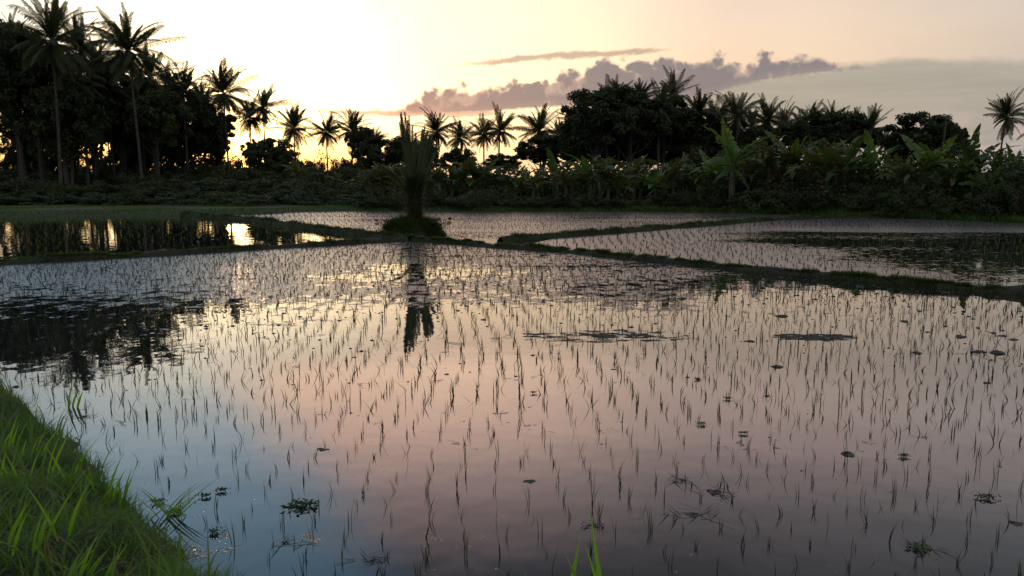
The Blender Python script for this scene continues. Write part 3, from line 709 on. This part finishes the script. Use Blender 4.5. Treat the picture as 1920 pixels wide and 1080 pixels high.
def palm(px, cy, Y, ls=1.0, lean=0.0, label='', v=0, rad=1.0):
    top = A(px, cy, Y); hz = top[2]-.15
    bx = top[0]-lean*hz
    o = thing('coconut_palm', (bx, Y, .15), label, 'palm', PG)
    t = np.linspace(0, 1, 12); k = 1.7
    P = np.stack([lean*hz*t**k, .25*np.sin(t*2.5+v), hz*t], 1)
    r = .13*rad*(1-.42*t)+.10*np.exp(-t*16)
    mb = MB(); tube(mb, P, r, 8); mb.obj('trunk', M['trunk'], o, smooth=True)
    child('crown', crowns[v*5 % 9], o, tuple(P[-1]), (rng.normal(0, .13), rng.normal(0, .13)+lean*.8, v*1.3), (ls*rng.uniform(.85, 1.1), ls*rng.uniform(.85, 1.1), ls*rng.uniform(.9, 1.12)))
    return o
palms = [
 (95,72,66,1.10,.01,'tallest dark coconut palm at far left with a spear leaf touching the frame top',.0),
 (150,92,74,.95,.02,'palm with pale drooping fronds just right of the tallest left palm',.0),
 (243,92,68,1.05,-.02,'tall spiky coconut palm second highest in the left grove',.0),
 (345,172,82,.98,.0,'palm in the left grove between the spiky palm and the bending one',.0),
 (418,172,88,.92,-.03,'palm with fronds bent over to the right at the end of the left grove',.0),
 (468,218,98,.80,.02,'lower left palm of the close pair right of the left grove',.0),
 (492,200,98,.86,.0,'taller palm of the close pair right of the left grove',.0),
 (550,238,104,.92,.0,'lone palm with long hanging fronds in front of the brightest glow',.0),
 (612,246,112,.84,.0,'palm second right of the brightest glow',.0),
 (660,244,112,.84,.01,'palm just left of the lone field palm behind the hedge',.0),
 (818,246,108,.84,.0,'palm directly right behind the lone field palm',.0),
 (864,256,112,.80,.0,'shaggy low palm second right of the lone field palm',.0),
 (907,250,104,.80,.0,'left palm of the pair with visible bare trunks in mid distance',.0),
 (938,243,106,.80,.04,'right palm of the pair with visible bare trunks in mid distance',.0),
 (1012,245,100,.92,-.02,'broad dark palm left of the thin trunked group near the centre',.0),
 (1046,252,108,.74,.03,'small palm leaning among thin trunks near the centre',.0),
 (1080,226,104,.78,-.03,'palm rising just left of the big dark tree mass',.0),
 (1236,200,82,.86,.0,'palm crowning the big dark tree mass right of centre',.0),
 (1312,212,84,.82,.02,'palm at the right shoulder of the big dark tree mass',.0),
 (1384,216,86,.84,.0,'dark slim palm with a tall spear above the right banana grove',.0),
 (1440,226,90,.84,.0,'full palm next right after the slim one above the banana grove',.0),
 (1500,236,96,.70,.0,'low palm at the left of the grove right of the full palm',.0),
 (1534,240,104,.70,.02,'half hidden palm top in the middle of the right hand grove',.0),
 (1632,242,92,.78,.01,'palm ending the right hand grove before the leafy tree',.0),
 (1662,266,104,.5,.0,'smallest palm beside the leafy tree on the right',.0),
 (1890,216,92,.78,.06,'lone leaning palm with bare trunk near the right edge',.0),
 (1945,240,96,.70,.0,'palm cut by the right frame edge',.0),
 (300,225,92,.85,.03,'low dark palm inside the left grove',.0),
 (170,238,104,.72,.0,'small palm silhouetted in the orange gap of the left grove',.0),
 (395,262,100,.72,-.02,'low palm below the bending one at the end of the left grove',.0),
 (30,150,80,.9,.0,'palm buried in the foliage at the left frame edge',.0),
 (128,150,72,.9,.03,'palm whose crown hangs just below the tallest left palm',.0),
 (196,160,78,.9,-.02,'palm filling the gap between the two tall left palms',.0),
 (282,142,80,.95,.02,'palm with ragged fronds right behind the spiky palm',.0),
 (312,205,90,.8,.0,'dark low palm under the ragged fronds in the left grove',.0),
 (372,218,94,.8,.02,'dark palm crown between the middle palm and the bending one',.0),
 (240,225,95,.7,.0,'small palm against the orange gap under the spiky palm',.0),
 (178,118,82,.85,.0,'palm top between the two tallest left palms',.0),
 (218,138,86,.8,.02,'palm top just left of the spiky palm trunk',.0),
 (318,158,88,.8,-.02,'feathery palm left of the middle palm in the left grove',.0),
 (262,172,84,.85,.0,'palm hanging in front of the trees right of the spiky palm trunk',.0),
 (382,190,92,.75,.02,'palm close beside the bending palm on its left',.0),
 (20,85,76,.9,.0,'feathery palm crown high at the left frame edge',.0),
 (1140,196,84,.7,.0,'palm crown in the left half of the big dark mass',.0),
 (1180,212,82,.7,.0,'palm crown low in the middle of the big dark mass',.0),
 (1410,236,92,.7,.0,'low palm between the slim and the full palm',.0),
 (1470,232,94,.66,.0,'palm just right of the full palm',.0),
 (1518,226,98,.66,.03,'palm at the left crest of the right hand grove',.0),
 (1560,226,98,.7,-.02,'palm at the crest of the right hand grove',.0),
 (1606,234,96,.66,.0,'palm on the right slope of the right hand grove',.0),
 (1160,180,84,.62,-.02,'palm tip on the flat top of the big dark mass',.0),
 (700,262,112,.6,.0,'low palm left of the dome shaped tree',.0),
 (60,225,92,.8,.0,'small palm low in the left grove near the frame edge',.0),
 (1262,178,88,.7,-.02,'palm top showing right of the crowning palm on the big mass',.0),
 (1200,182,86,.62,.0,'small palm spear poking from the top of the big mass',.0),
 (1345,228,90,.75,.0,'dark palm between the shoulder palm and the slim palm',.0),
 (1580,236,98,.66,.0,'rightmost hidden palm top in the right hand grove',.0),
]
for i, (px, cy, Y, ls, lean, lab, _) in enumerate(palms):
    palm(px, cy, Y, ls, lean, lab, i)

# ------------------------------------------------------------------ broadleaf trees
def leaf_cloud(centres, radii, per, size, up=.0, flat=1.0):
    N = len(centres)*per; c = np.repeat(centres, per, 0); r = np.repeat(radii, per)
    d = rng.normal(0, 1, (N, 3)); d /= np.linalg.norm(d, axis=1)[:, None]; q = rng.random(N)**.45
    p = c+d*(r*q)[:, None]*np.array([1, 1, flat])
    n = d*.6+rng.normal(0, .7, (N, 3)); n[:, 2] += up; n /= np.linalg.norm(n, axis=1)[:, None]
    a = np.cross(n, rng.normal(0, 1, (N, 3))); a /= np.linalg.norm(a, axis=1)[:, None]; b_ = np.cross(n, a)
    s = size*rng.uniform(.6, 1.3, N)[:, None]
    V = np.stack([p-a*s, p-b_*s*.42+n*s*.1, p+a*s, p+b_*s*.42+n*s*.1], 1)
    mb = MB(); mb.add(V.reshape(-1, 3), np.arange(N*4).reshape(-1, 4)); return mb
def tree_proto(seed, h, rx, rz, ncl, per, size, zc, gap=.0, multi=1):
    """tree of height h; crown centred zc with radii rx, rz"""
    global rng; old = rng; rng = np.random.default_rng(seed)
    lobes = rng.normal(0, 1, (7, 3)); lobes /= np.linalg.norm(lobes, axis=1)[:, None]
    pts = []
    while len(pts) < ncl:
        d = rng.normal(0, 1, 3); d /= np.linalg.norm(d); q = rng.random()**.4
        k = 1+.32*max(lobes @ d)**3-.22*max(0, max(-(lobes @ d)))**2
        pts.append(np.array([d[0]*rx, d[1]*rx, d[2]*rz])*q*k*.9+np.array([0, 0, zc]))
    pts = np.array(pts); rad = rng.uniform(.45, 1.0, ncl)*rx*.23
    cr = leaf_cloud(pts, rad, per, size, .3, .75)
    tr = MB()
    base = np.array([0, 0, 0.]); fork = zc-rz*.75
    tube(tr, [base, (.08, .03, fork*.5), (.02, .1, fork), (.1, 0, zc)], [.24, .17, .14, .07], 7)
    for i in rng.choice(ncl, min(ncl, 22), replace=False):
        p0 = np.array([.03, .05, fork*rng.uniform(.55, 1.15)]); p1 = pts[i]; m1 = (p0+p1)/2+np.array([0, 0, -.12*rz])+rng.normal(0, .15, 3)
        tube(tr, [p0, m1, p1], [.075, .05, .015], 5)
    rng = old
    v = np.concatenate(cr.v); top = np.percentile(v[:, 2], 99.3); wd = np.percentile(np.abs(v[:, :2]), 97)
    return tr.mesh('trunk', M['bark'], True), cr.mesh('crown', M['tree']), top, wd
tp = [tree_proto(11, 10, 3.6, 3.0, 100, 150, .20, 7.6), tree_proto(12, 9, 3.4, 2.6, 90, 150, .20, 6.9), tree_proto(13, 10, 2.8, 3.2, 90, 150, .20, 7.2), tree_proto(14, 8, 3.6, 2.8, 105, 150, .19, 5.4), tree_proto(15, 8, 3.4, 3.4, 70, 70, .20, 4.6)]
TH = [10.9, 9.7, 10.7, 8.7]; TR = [4.2, 4.0, 3.4, 4.2]
TG = 'broadleaf trees behind the paddies'
def tree(px, topy, Y, wpx, v, label, low=0.0):
    """crown top at (px, topy), crown width wpx pixels"""
    t = A(px, topy, Y); s = (t[2]-.1)/tp[v][2]; sx = (wpx/2*Y/F)/tp[v][3]
    o = thing('broadleaf_tree', (t[0], Y, .1), label, 'tree', TG, rng.uniform(0, 6.28), (sx, sx, s))
    child('trunk', tp[v][0], o); child('crown', tp[v][1], o)
trees = [
 (22,48,70,150,0,'tall leafy tree filling the upper left corner of the grove'),
 (-50,30,74,150,2,'tall tree cut by the left frame edge'),
 (65,110,76,150,1,'leafy tree behind the tallest palm at far left'),
 (170,140,78,140,0,'rounded dark crown between the tallest and the spiky palm'),
 (112,150,70,120,3,'dark tree below the tallest left palm'),
 (222,158,82,110,2,'dark tree behind the spiky palm'),
 (285,172,76,110,1,'dense tree right below the spiky palm'),
 (345,185,86,110,3,'dark crown under the middle palm of the left grove'),
 (405,212,92,64,2,'dark tree under the bending palm'),
 (476,264,100,40,2,'thin leafy tree under the close pair of palms'),
 (508,262,80,80,3,'rounded dark bush tree left of the lone hanging palm'),
 (674,238,104,46,2,'sparse yellow lit tree right of the two low palms'),
 (725,257,80,95,3,'low dome shaped dark tree just left of the field palm'),
 (1018,258,90,90,1,'dark tree under the broad palm near the centre'),
 (1120,172,80,115,0,'left half of the big dark tree mass right of centre with a flat top'),
 (1185,168,82,125,1,'middle crown of the big dark tree mass right of centre'),
 (1245,190,84,110,0,'crown under the palm on top of the big dark mass'),
 (1300,215,84,100,2,'right end crown of the big dark tree mass'),
 (1355,235,88,80,3,'dark crown behind the slim palm'),
 (1420,245,90,90,1,'dark crown under the full palm'),
 (1490,232,92,80,2,'first crown of the right hand grove'),
 (1545,214,94,85,0,'highest crown of the right hand grove'),
 (1600,216,94,80,1,'right crown of the right hand grove'),
 (1742,214,88,120,0,'leafy rounded tree standing apart at right with an uneven top'),
 (1790,240,90,60,2,'small crown on the right flank of the leafy rounded tree'),
 (1695,248,90,50,3,'small crown on the left flank of the leafy rounded tree'),
 (860,280,100,60,3,'low dark tree between the shaggy palm and the hedge'),
 (945,290,100,60,1,'small tree at the foot of the paired bare trunks'),
 (790,262,95,60,3,'low dark tree hidden behind the field palm'),
]
fill = [(-20,190,86),(40,215,92),(88,205,84),(135,225,96),(200,210,88),(262,228,92),(312,215,90),(375,240,96)]
trees += [(px, ty, Y, 75, 4, 'thin leafed tree under the left grove canopy, %s in its row' % w) for (px, ty, Y), w in
          zip(fill, ['at the frame edge', 'second from the left', 'third from the left', 'fourth from the left', 'in the middle', 'third from the right', 'second from the right', 'last on the right'])]
trees += [(px, ty, Y, w, v, 'dark undergrowth tree at the foot of the big central mass, ' + q) for px, ty, Y, w, v, q in
          [(1095,225,88,90,3,'leftmost'), (1150,222,90,100,3,'second from left'), (1210,224,88,100,3,'third from left'), (1265,232,90,90,3,'second from right'), (1325,246,90,80,3,'rightmost')]]
trees += [(px, ty, Y, w, 3, 'low crowned dark tree in the left grove, ' + q) for px, ty, Y, w, q in
          [(62,240,90,60,'near the frame edge'), (238,236,90,50,'under the spiky palm'), (262,250,96,50,'just right of the spiky palm trunk')]]
for i, (px, ty, Y, w, v, lab) in enumerate(trees): tree(px, ty, Y, w, v, lab)

def YF(px, off):
    d = px_dir(px, 356); Y = 50.0
    for _ in range(20): Y = .5*Y+.5*(far_edge(d[0]/d[1]*Y)+off)
    return float(Y)
# ------------------------------------------------------------------ shrubs and hedge
def shrub_proto(seed, wide=1.0):
    global rng; old = rng; rng = np.random.default_rng(seed)
    n = 46; c = rng.normal(0, 1, (n, 3))*np.array([.75*wide, .6, .55])+np.array([0, 0, 1.15]); c[:, 2] = np.abs(c[:, 2])
    mb = leaf_cloud(c, rng.uniform(.25, .55, n), 80, .10, .2, .9)
    for i in range(10):
        tube(mb, [(0, 0, 0), c[i]*.5+[0, 0, -.1], c[i]], [.03, .02, .008], 4)
    rng = old; return mb.mesh('shrub', M['shrub'])
sp_ = [shrub_proto(30+i, 1+.2*i) for i in range(5)]
SH = 2.3
def shrub(px, topy, Y, wpx, v, label, grp):
    t = A(px, topy, Y); s = (t[2]-.1)/SH; sx = (wpx/2*Y/F)/1.5
    o = child('shrub', sp_[v % 5], None, (t[0], Y, .1), (0, 0, rng.uniform(0, 6.28)), (sx, sx, s)); tag(o, label, 'shrub', grp)
k = 0
def row(x0, x1, dx, ty, dty, off, doff, wpx, label, grp, far=False):
    global k
    for px in np.arange(x0, x1, dx):
        px = px+rng.uniform(-.25, .25)*dx
        shrub(px, (ty(px) if callable(ty) else ty)+rng.uniform(-dty, dty), (0 if far else YF(px, 0))+off+rng.uniform(0, doff), wpx*rng.uniform(.8, 1.3), k, label, grp); k += 1
row(-60, 700, 26, 304, 8, 98, 10, 70, 'distant dark shrub at the foot of the left grove with low sky gaps above it', 'distant shrubs under the left grove', True)
row(-60, 700, 30, 322, 8, 76, 6, 80, 'dark shrub in the middle rows of the left thicket', 'shrubs in the middle of the left thicket', True)
row(-60, 700, 32, 342, 7, 59, 3, 90, 'low dark shrub in the left thicket behind the front row', 'low shrubs in the left thicket', True)
row(-60, 700, 32, 366, 6, 45.5, 1.5, 90, 'lowest dark shrub in the front of the left thicket above the grassy strip', 'lowest shrubs in front of the left thicket', True)
row(690, 1360, 44, 322, 12, 8, 5, 110, 'dull green shrub in the middle hedge behind the banana plants', 'shrubs in the middle hedge')
row(690, 770, 30, 364, 8, 1.0, .8, 60, 'low dim shrub at the foot of the hedge left of the field palm', 'low shrubs left of the field palm')
row(770, 1350, 30, 366, 10, .9, .8, 60, 'low leafy shrub at the foot of the middle banana hedge', 'low shrubs along the middle hedge')
row(1330, 1990, 40, 298, 14, 6, 3, 110, 'dark shrub behind the banana plants of the right hand grove', 'shrubs in the right hand grove')
row(1330, 1990, 34, 338, 12, 2.0, .8, 90, 'dark shrub between the banana plants of the right hand grove', 'brownish shrubs among the right hand bananas')
row(1330, 1990, 28, 362, 14, .9, .7, 70, 'low brownish shrub at the foot of the right hand banana grove', 'low shrubs under the right hand bananas')
# ------------------------------------------------------------------ banana plants
def banana_leaf(mb, L, e0, droop, az, W=.26, tear=.12, base=(0, 0, 0)):
    n = 12; t = np.linspace(0, 1, n+1); ang = e0-droop*t**1.5; ds = L/n
    d = np.stack([np.cos(ang), np.zeros(n+1), np.sin(ang)], 1); P = np.concatenate([[[0, 0, 0]], np.cumsum(d[:-1]*ds, 0)])
    w = W*np.sin(math.pi*(.06+.94*t)**.75)**.7; w[-1] = .01
    sub = MB(); roll = rng.normal(0, .35)
    for s in (-1, 1):
        for i in range(1, n):
            fold = .35+rng.normal(0, tear); tl = rng.normal(0, tear*.5)
            a = np.array([tl, s*math.cos(fold), math.sin(fold)*(.8 if rng.random() > .25 else -.9)])
            sub.add([P[i], P[i+1], P[i+1]+a*w[i+1], P[i]+a*w[i]], [(0, 1, 2, 3)])
    tube(sub, P, np.linspace(.028, .006, n+1), 4, False)
    cr, sr = math.cos(roll), math.sin(roll)
    mb.merge(sub, rotz(az) @ np.array([[1, 0, 0], [0, cr, -sr], [0, sr, cr]]), base)
def banana_proto(seed, dull=False):
    global rng; old = rng; rng = np.random.default_rng(seed)
    lf = MB(); hs = 1.9
    for i in range(12):
        q = i/11; banana_leaf(lf, rng.uniform(1.4, 2.1)*(.8 if i == 0 else 1), R(84)-R(72)*q+rng.normal(0, .08), R(35)+R(75)*rng.random()*(.3+q), i*2.4+rng.normal(0, .3), rng.uniform(.16, .27), .14 if not dull else .35, (0, 0, hs-.15*q))
    st = MB(); tube(st, [(0, 0, 0), (.03, 0, hs*.5), (0, .02, hs), (0, 0, hs+.15)], [.13, .11, .08, .05], 8)
    for i in range(3): banana_leaf(lf, 1.1, R(-35)-R(25)*rng.random(), R(45), i*2.2+1, .10, .5, (0, 0, hs-.25))
    rng = old
    return st.mesh('stem', M['stem'], True), lf.mesh('leaves', M['banana_dark' if dull else 'banana']), np.percentile(np.concatenate(lf.v)[:, 2], 97)
bp_ = [banana_proto(50+i) for i in range(4)]+[banana_proto(60+i, True) for i in range(4)]
BH = 3.75
def banana(px, topy, Y, v, label, grp, wide=1.0):
    t = A(px, topy, Y); s = (t[2]-.1)/bp_[v][2]
    o = thing('banana_plant', (t[0], Y, .1), label, 'banana plant', grp, rng.uniform(0, 6.28), (s*wide, s*wide, s))
    child('stem', bp_[v][0], o); child('leaves', bp_[v][1], o)
i = 0
for px in np.arange(470, 1340, 21):
    yy = 308+rng.uniform(-16, 16) if px > 780 else 316+rng.uniform(-14, 14)
    banana(px+rng.uniform(-7, 7), yy, YF(px, 2.0)+rng.uniform(0, 5) if px > 690 else rng.uniform(72, 92), 4+i % 4 if (px < 760 or i % 3) else i % 4,
      'dull leaved banana plant in the dim hedge left of the field palm' if px < 760 else 'banana plant in the long hedge between the field palm and the big grove',
      'banana plants in the dim left hedge' if px < 760 else 'banana plants in the middle hedge', 1.15); i += 1
special = [(1378,240,52,0,1.1,'largest banana plant standing forward at the left end of the right grove'),
 (1445,262,54,4,1.0,'banana plant with long arched leaves right of the largest one'),(1490,256,52,1,1.0,'banana plant with upright leaf right of the arched leaved one'),
 (1540,268,50,5,1.1,'dull leaved banana plant in the middle of the right grove'),(1590,258,50,2,1.1,'bright broad leaved banana plant in the middle of the right grove'),
 (1640,272,50,3,1.0,'banana plant just right of the bright broad leaved one'),(1700,290,48,4,1.0,'dull banana plant in front of the leafy rounded tree'),
 (1752,262,46,1,1.0,'banana plant with one tall upright leaf right of the leafy tree front'),(1800,292,45,0,1.0,'banana plant with a big hanging leaf at right'),
 (1832,266,44,3,1.0,'banana plant with a raised round leaf at far right'),(1872,284,43,2,1.0,'banana plant second from the right frame edge'),(1915,282,42,0,1.0,'banana plant at the right frame edge'),
 (1410,292,55,5,1.0,'low banana plant between the largest and the arched leaved one'),(1460,300,53,6,1.0,'low dull banana plant under the arched leaves'),(1515,300,52,7,1.0,'low ragged banana plant left of centre of the right grove'),
 (1565,304,50,4,1.0,'low ragged banana plant at the centre of the right grove'),(1615,306,50,6,1.0,'low dull banana plant right of centre of the right grove'),(1670,312,48,5,1.0,'low dull banana plant left of the leafy tree front'),
 (1728,312,47,2,1.0,'low green banana plant below the leafy tree'),(1778,318,45,7,1.0,'low ragged banana plant left of the hanging leaf'),(1850,318,43,1,1.0,'low green banana plant below the raised round leaf'),(1896,322,42,3,1.0,'low green banana plant by the right frame edge'),
 (1345,288,60,1,1.0,'banana plant at the joint of the middle hedge and the right grove'),(1960,285,41,1,1.0,'banana plant just past the right frame edge')]
for px, ty, Y, v, wd, lab in special: banana(px, ty, YF(px, 1.3 if v == 0 and px < 1400 else 2.9+rng.uniform(0, 1.6)), v, lab, 'banana plants in the right hand grove', wd)

# bare pole by the leafy tree
p = A(1775, 222, 84); mb = MB(); tube(mb, [(0, 0, 0), (.02, 0, p[2]*.5), (.25, 0, p[2])], [.11, .09, .07], 7)
pr = thing('dead_palm', (p[0]-.25, 84, 0), 'bare topless trunk sticking up beside the leafy rounded tree', 'dead palm'); mb.obj('trunk', M['trunk'], pr, smooth=True)
mb = MB(); [frond(mb, .7, R(60-30*i), R(50), i*2.4, 10, .05, .25, (.25, 0, p[2])) for i in range(3)]; mb.obj('crown', M['dead'], pr)

# ------------------------------------------------------------------ far bank grass
def far_grass():
    N = 90000; x = rng.uniform(-50, 38, N); fe = far_edge(x); depth = np.where(x < -2, 12, 5)
    u = rng.random(N)**1.3*depth; y = fe+.15+u
    strip_ = np.sin(u*1.1+.04*x)   # rows of low bunds in the left strip
    n = N; hh = rng.uniform(.08, .20, n)*np.where(x < -2, .75+.45*strip_, 1.2)*np.where(x > 6, 1.7, 1)
    pos = np.stack([x, y, .0+.17*np.clip(u, 0, 1)], 1)
    mb = blades(pos, hh, .03, rng.uniform(0, 6.28, n), rng.uniform(.1, .8, n), .8, 2)
    tag(mb.obj('far_grass', M['fargrass']), 'green grass strip along the far bank below the hedge', 'grass', kind='stuff')
far_grass()

# ------------------------------------------------------------------ the lone young palm on its mound
def field_palm():
    B = G(770, 445); bx, by = B[0], B[1]+.3
    # mound
    mb = MB(); nu, nv = 28, 8; V = []
    for j in range(nv):
        q = 1-j/(nv-1)
        for i in range(nu):
            a = i/nu*6.283; r = 1.0*q*(1+.16*math.sin(3*a)+.1*math.sin(5*a+1)); V.append((bx+r*math.cos(a), by+r*.8*math.sin(a), -.1+.62*(1-q**2)**.8+rng.normal(0, .02)))
    mb.add(V, [(j*nu+i, j*nu+(i+1) % nu, (j+1)*nu+(i+1) % nu, (j+1)*nu+i) for j in range(nv-1) for i in range(nu)])
    tag(mb.obj('earth_mound', M['earth'], smooth=True), kind='structure')
    n = 7000; a = rng.uniform(0, 6.283, n); q = np.sqrt(rng.random(n)); r = .98*q
    pos = np.stack([bx+r*np.cos(a), by+r*.8*np.sin(a), -.1+.62*(1-q**2)**.8], 1)
    mb = blades(pos, rng.uniform(.12, .38, n)*np.where(rng.random(n) < .12, 1.9, 1)*(.7+.5*np.sin(a*3)**2), .011, a+rng.normal(0, .7, n), rng.uniform(.1, .8, n), 1.2, 4)
    tag(mb.obj('mound_grass', M['bundgrass']), 'shaggy grass drooping over the mound at the foot of the lone palm', 'grass', kind='stuff')
    o = thing('young_palm', (bx+.1, by, .40), 'lone young coconut palm with upright fronds on the grassy mound between the paddies', 'palm')
    o.scale = (.78, .78, .78)
    tr = MB(); tube(tr, [(0, 0, -.1), (0, 0, .4), (.02, 0, .9), (.0, 0, 1.35)], [.26, .20, .17, .12], 10); tr.obj('trunk', M['trunk'], o, smooth=True)
    cr = MB(); 
    def up(L, lean, az=math.pi/2, e=87, dr=4, z=.9, ll=.085, hang=.8):   # upright frond leaning sideways by `lean`
        frond(cr, L, R(e), R(dr), az, 64, .035, ll, (lean*.2, rng.normal(0, .05), z), hang+rng.normal(0, .15), lean)
    for i in range(46):
        q = i/45; up(rng.uniform(1.1, 2.7)-.3*q, rng.normal(-.01, .12),  math.pi/2+rng.normal(0, .5), 88-5*q, 3+9*rng.random(), .95-.6*q)
    for i in range(14):                   # arching outer fronds with drooping tips
        sg = -1 if i % 2 else 1
        frond(cr, rng.uniform(1.3, 2.1), R(rng.uniform(68, 82)), R(rng.uniform(30, 75)), (0 if sg > 0 else math.pi)+rng.normal(0, .7), 50, .035, .12, (0, 0, rng.uniform(.4, 1.0)), .9, rng.normal(0, .3))
    for i in range(8):
        up(rng.uniform(1.3, 2.2), rng.normal(.03, .27), math.pi/2+rng.normal(0, .6), 84, 30, rng.uniform(.5, 1.0), .11)
    for L, ln in ((3.35, -.16), (3.2, -.13), (3.42, -.11), (3.1, -.09), (3.25, -.07), (3.3, -.14), (3.05, -.18), (3.2, -.10), (3.38, -.12), (2.95, -.15), (2.6, .22), (2.75, .16), (2.9, -.02), (2.85, .14), (2.7, .19), (2.75, .10), (2.5, .24), (2.6, .17)):
        up(L, ln, math.pi/2+rng.normal(0, .25), 88, 3, .9, .06)
    cr.obj('crown', M['fieldpalm'], o)
    dd = MB(); n = 2600; a = rng.uniform(0, 6.283, n); z = rng.uniform(.0, 1.75, n)**1.0; rr = .10+.10*np.clip(1.2-z, 0, 1)
    pos = np.stack([rr*np.cos(a), rr*np.sin(a), z], 1)
    dd.merge(blades(pos, rng.uniform(.2, .75, n), .014, a, rng.uniform(.1, .9, n), rng.uniform(1.2, 2.2), 6))
    dd.obj('dead_fronds', M['deadgreen'], o)
    # weeds on the mound
    tag(shrub_small((bx+.62, by-.25, .12), .27), 'small leafy bush at the right foot of the lone palm', 'bush')
    tag(shrub_small((bx-.6, by-.1, .15), .22), 'small leafy bush at the left foot of the lone palm', 'bush')
def shrub_small(loc, s):
    o = child('bush', sp_[1], None, loc, (0, 0, rng.uniform(0, 6)), (s, s, s*.8)); return o
field_palm()
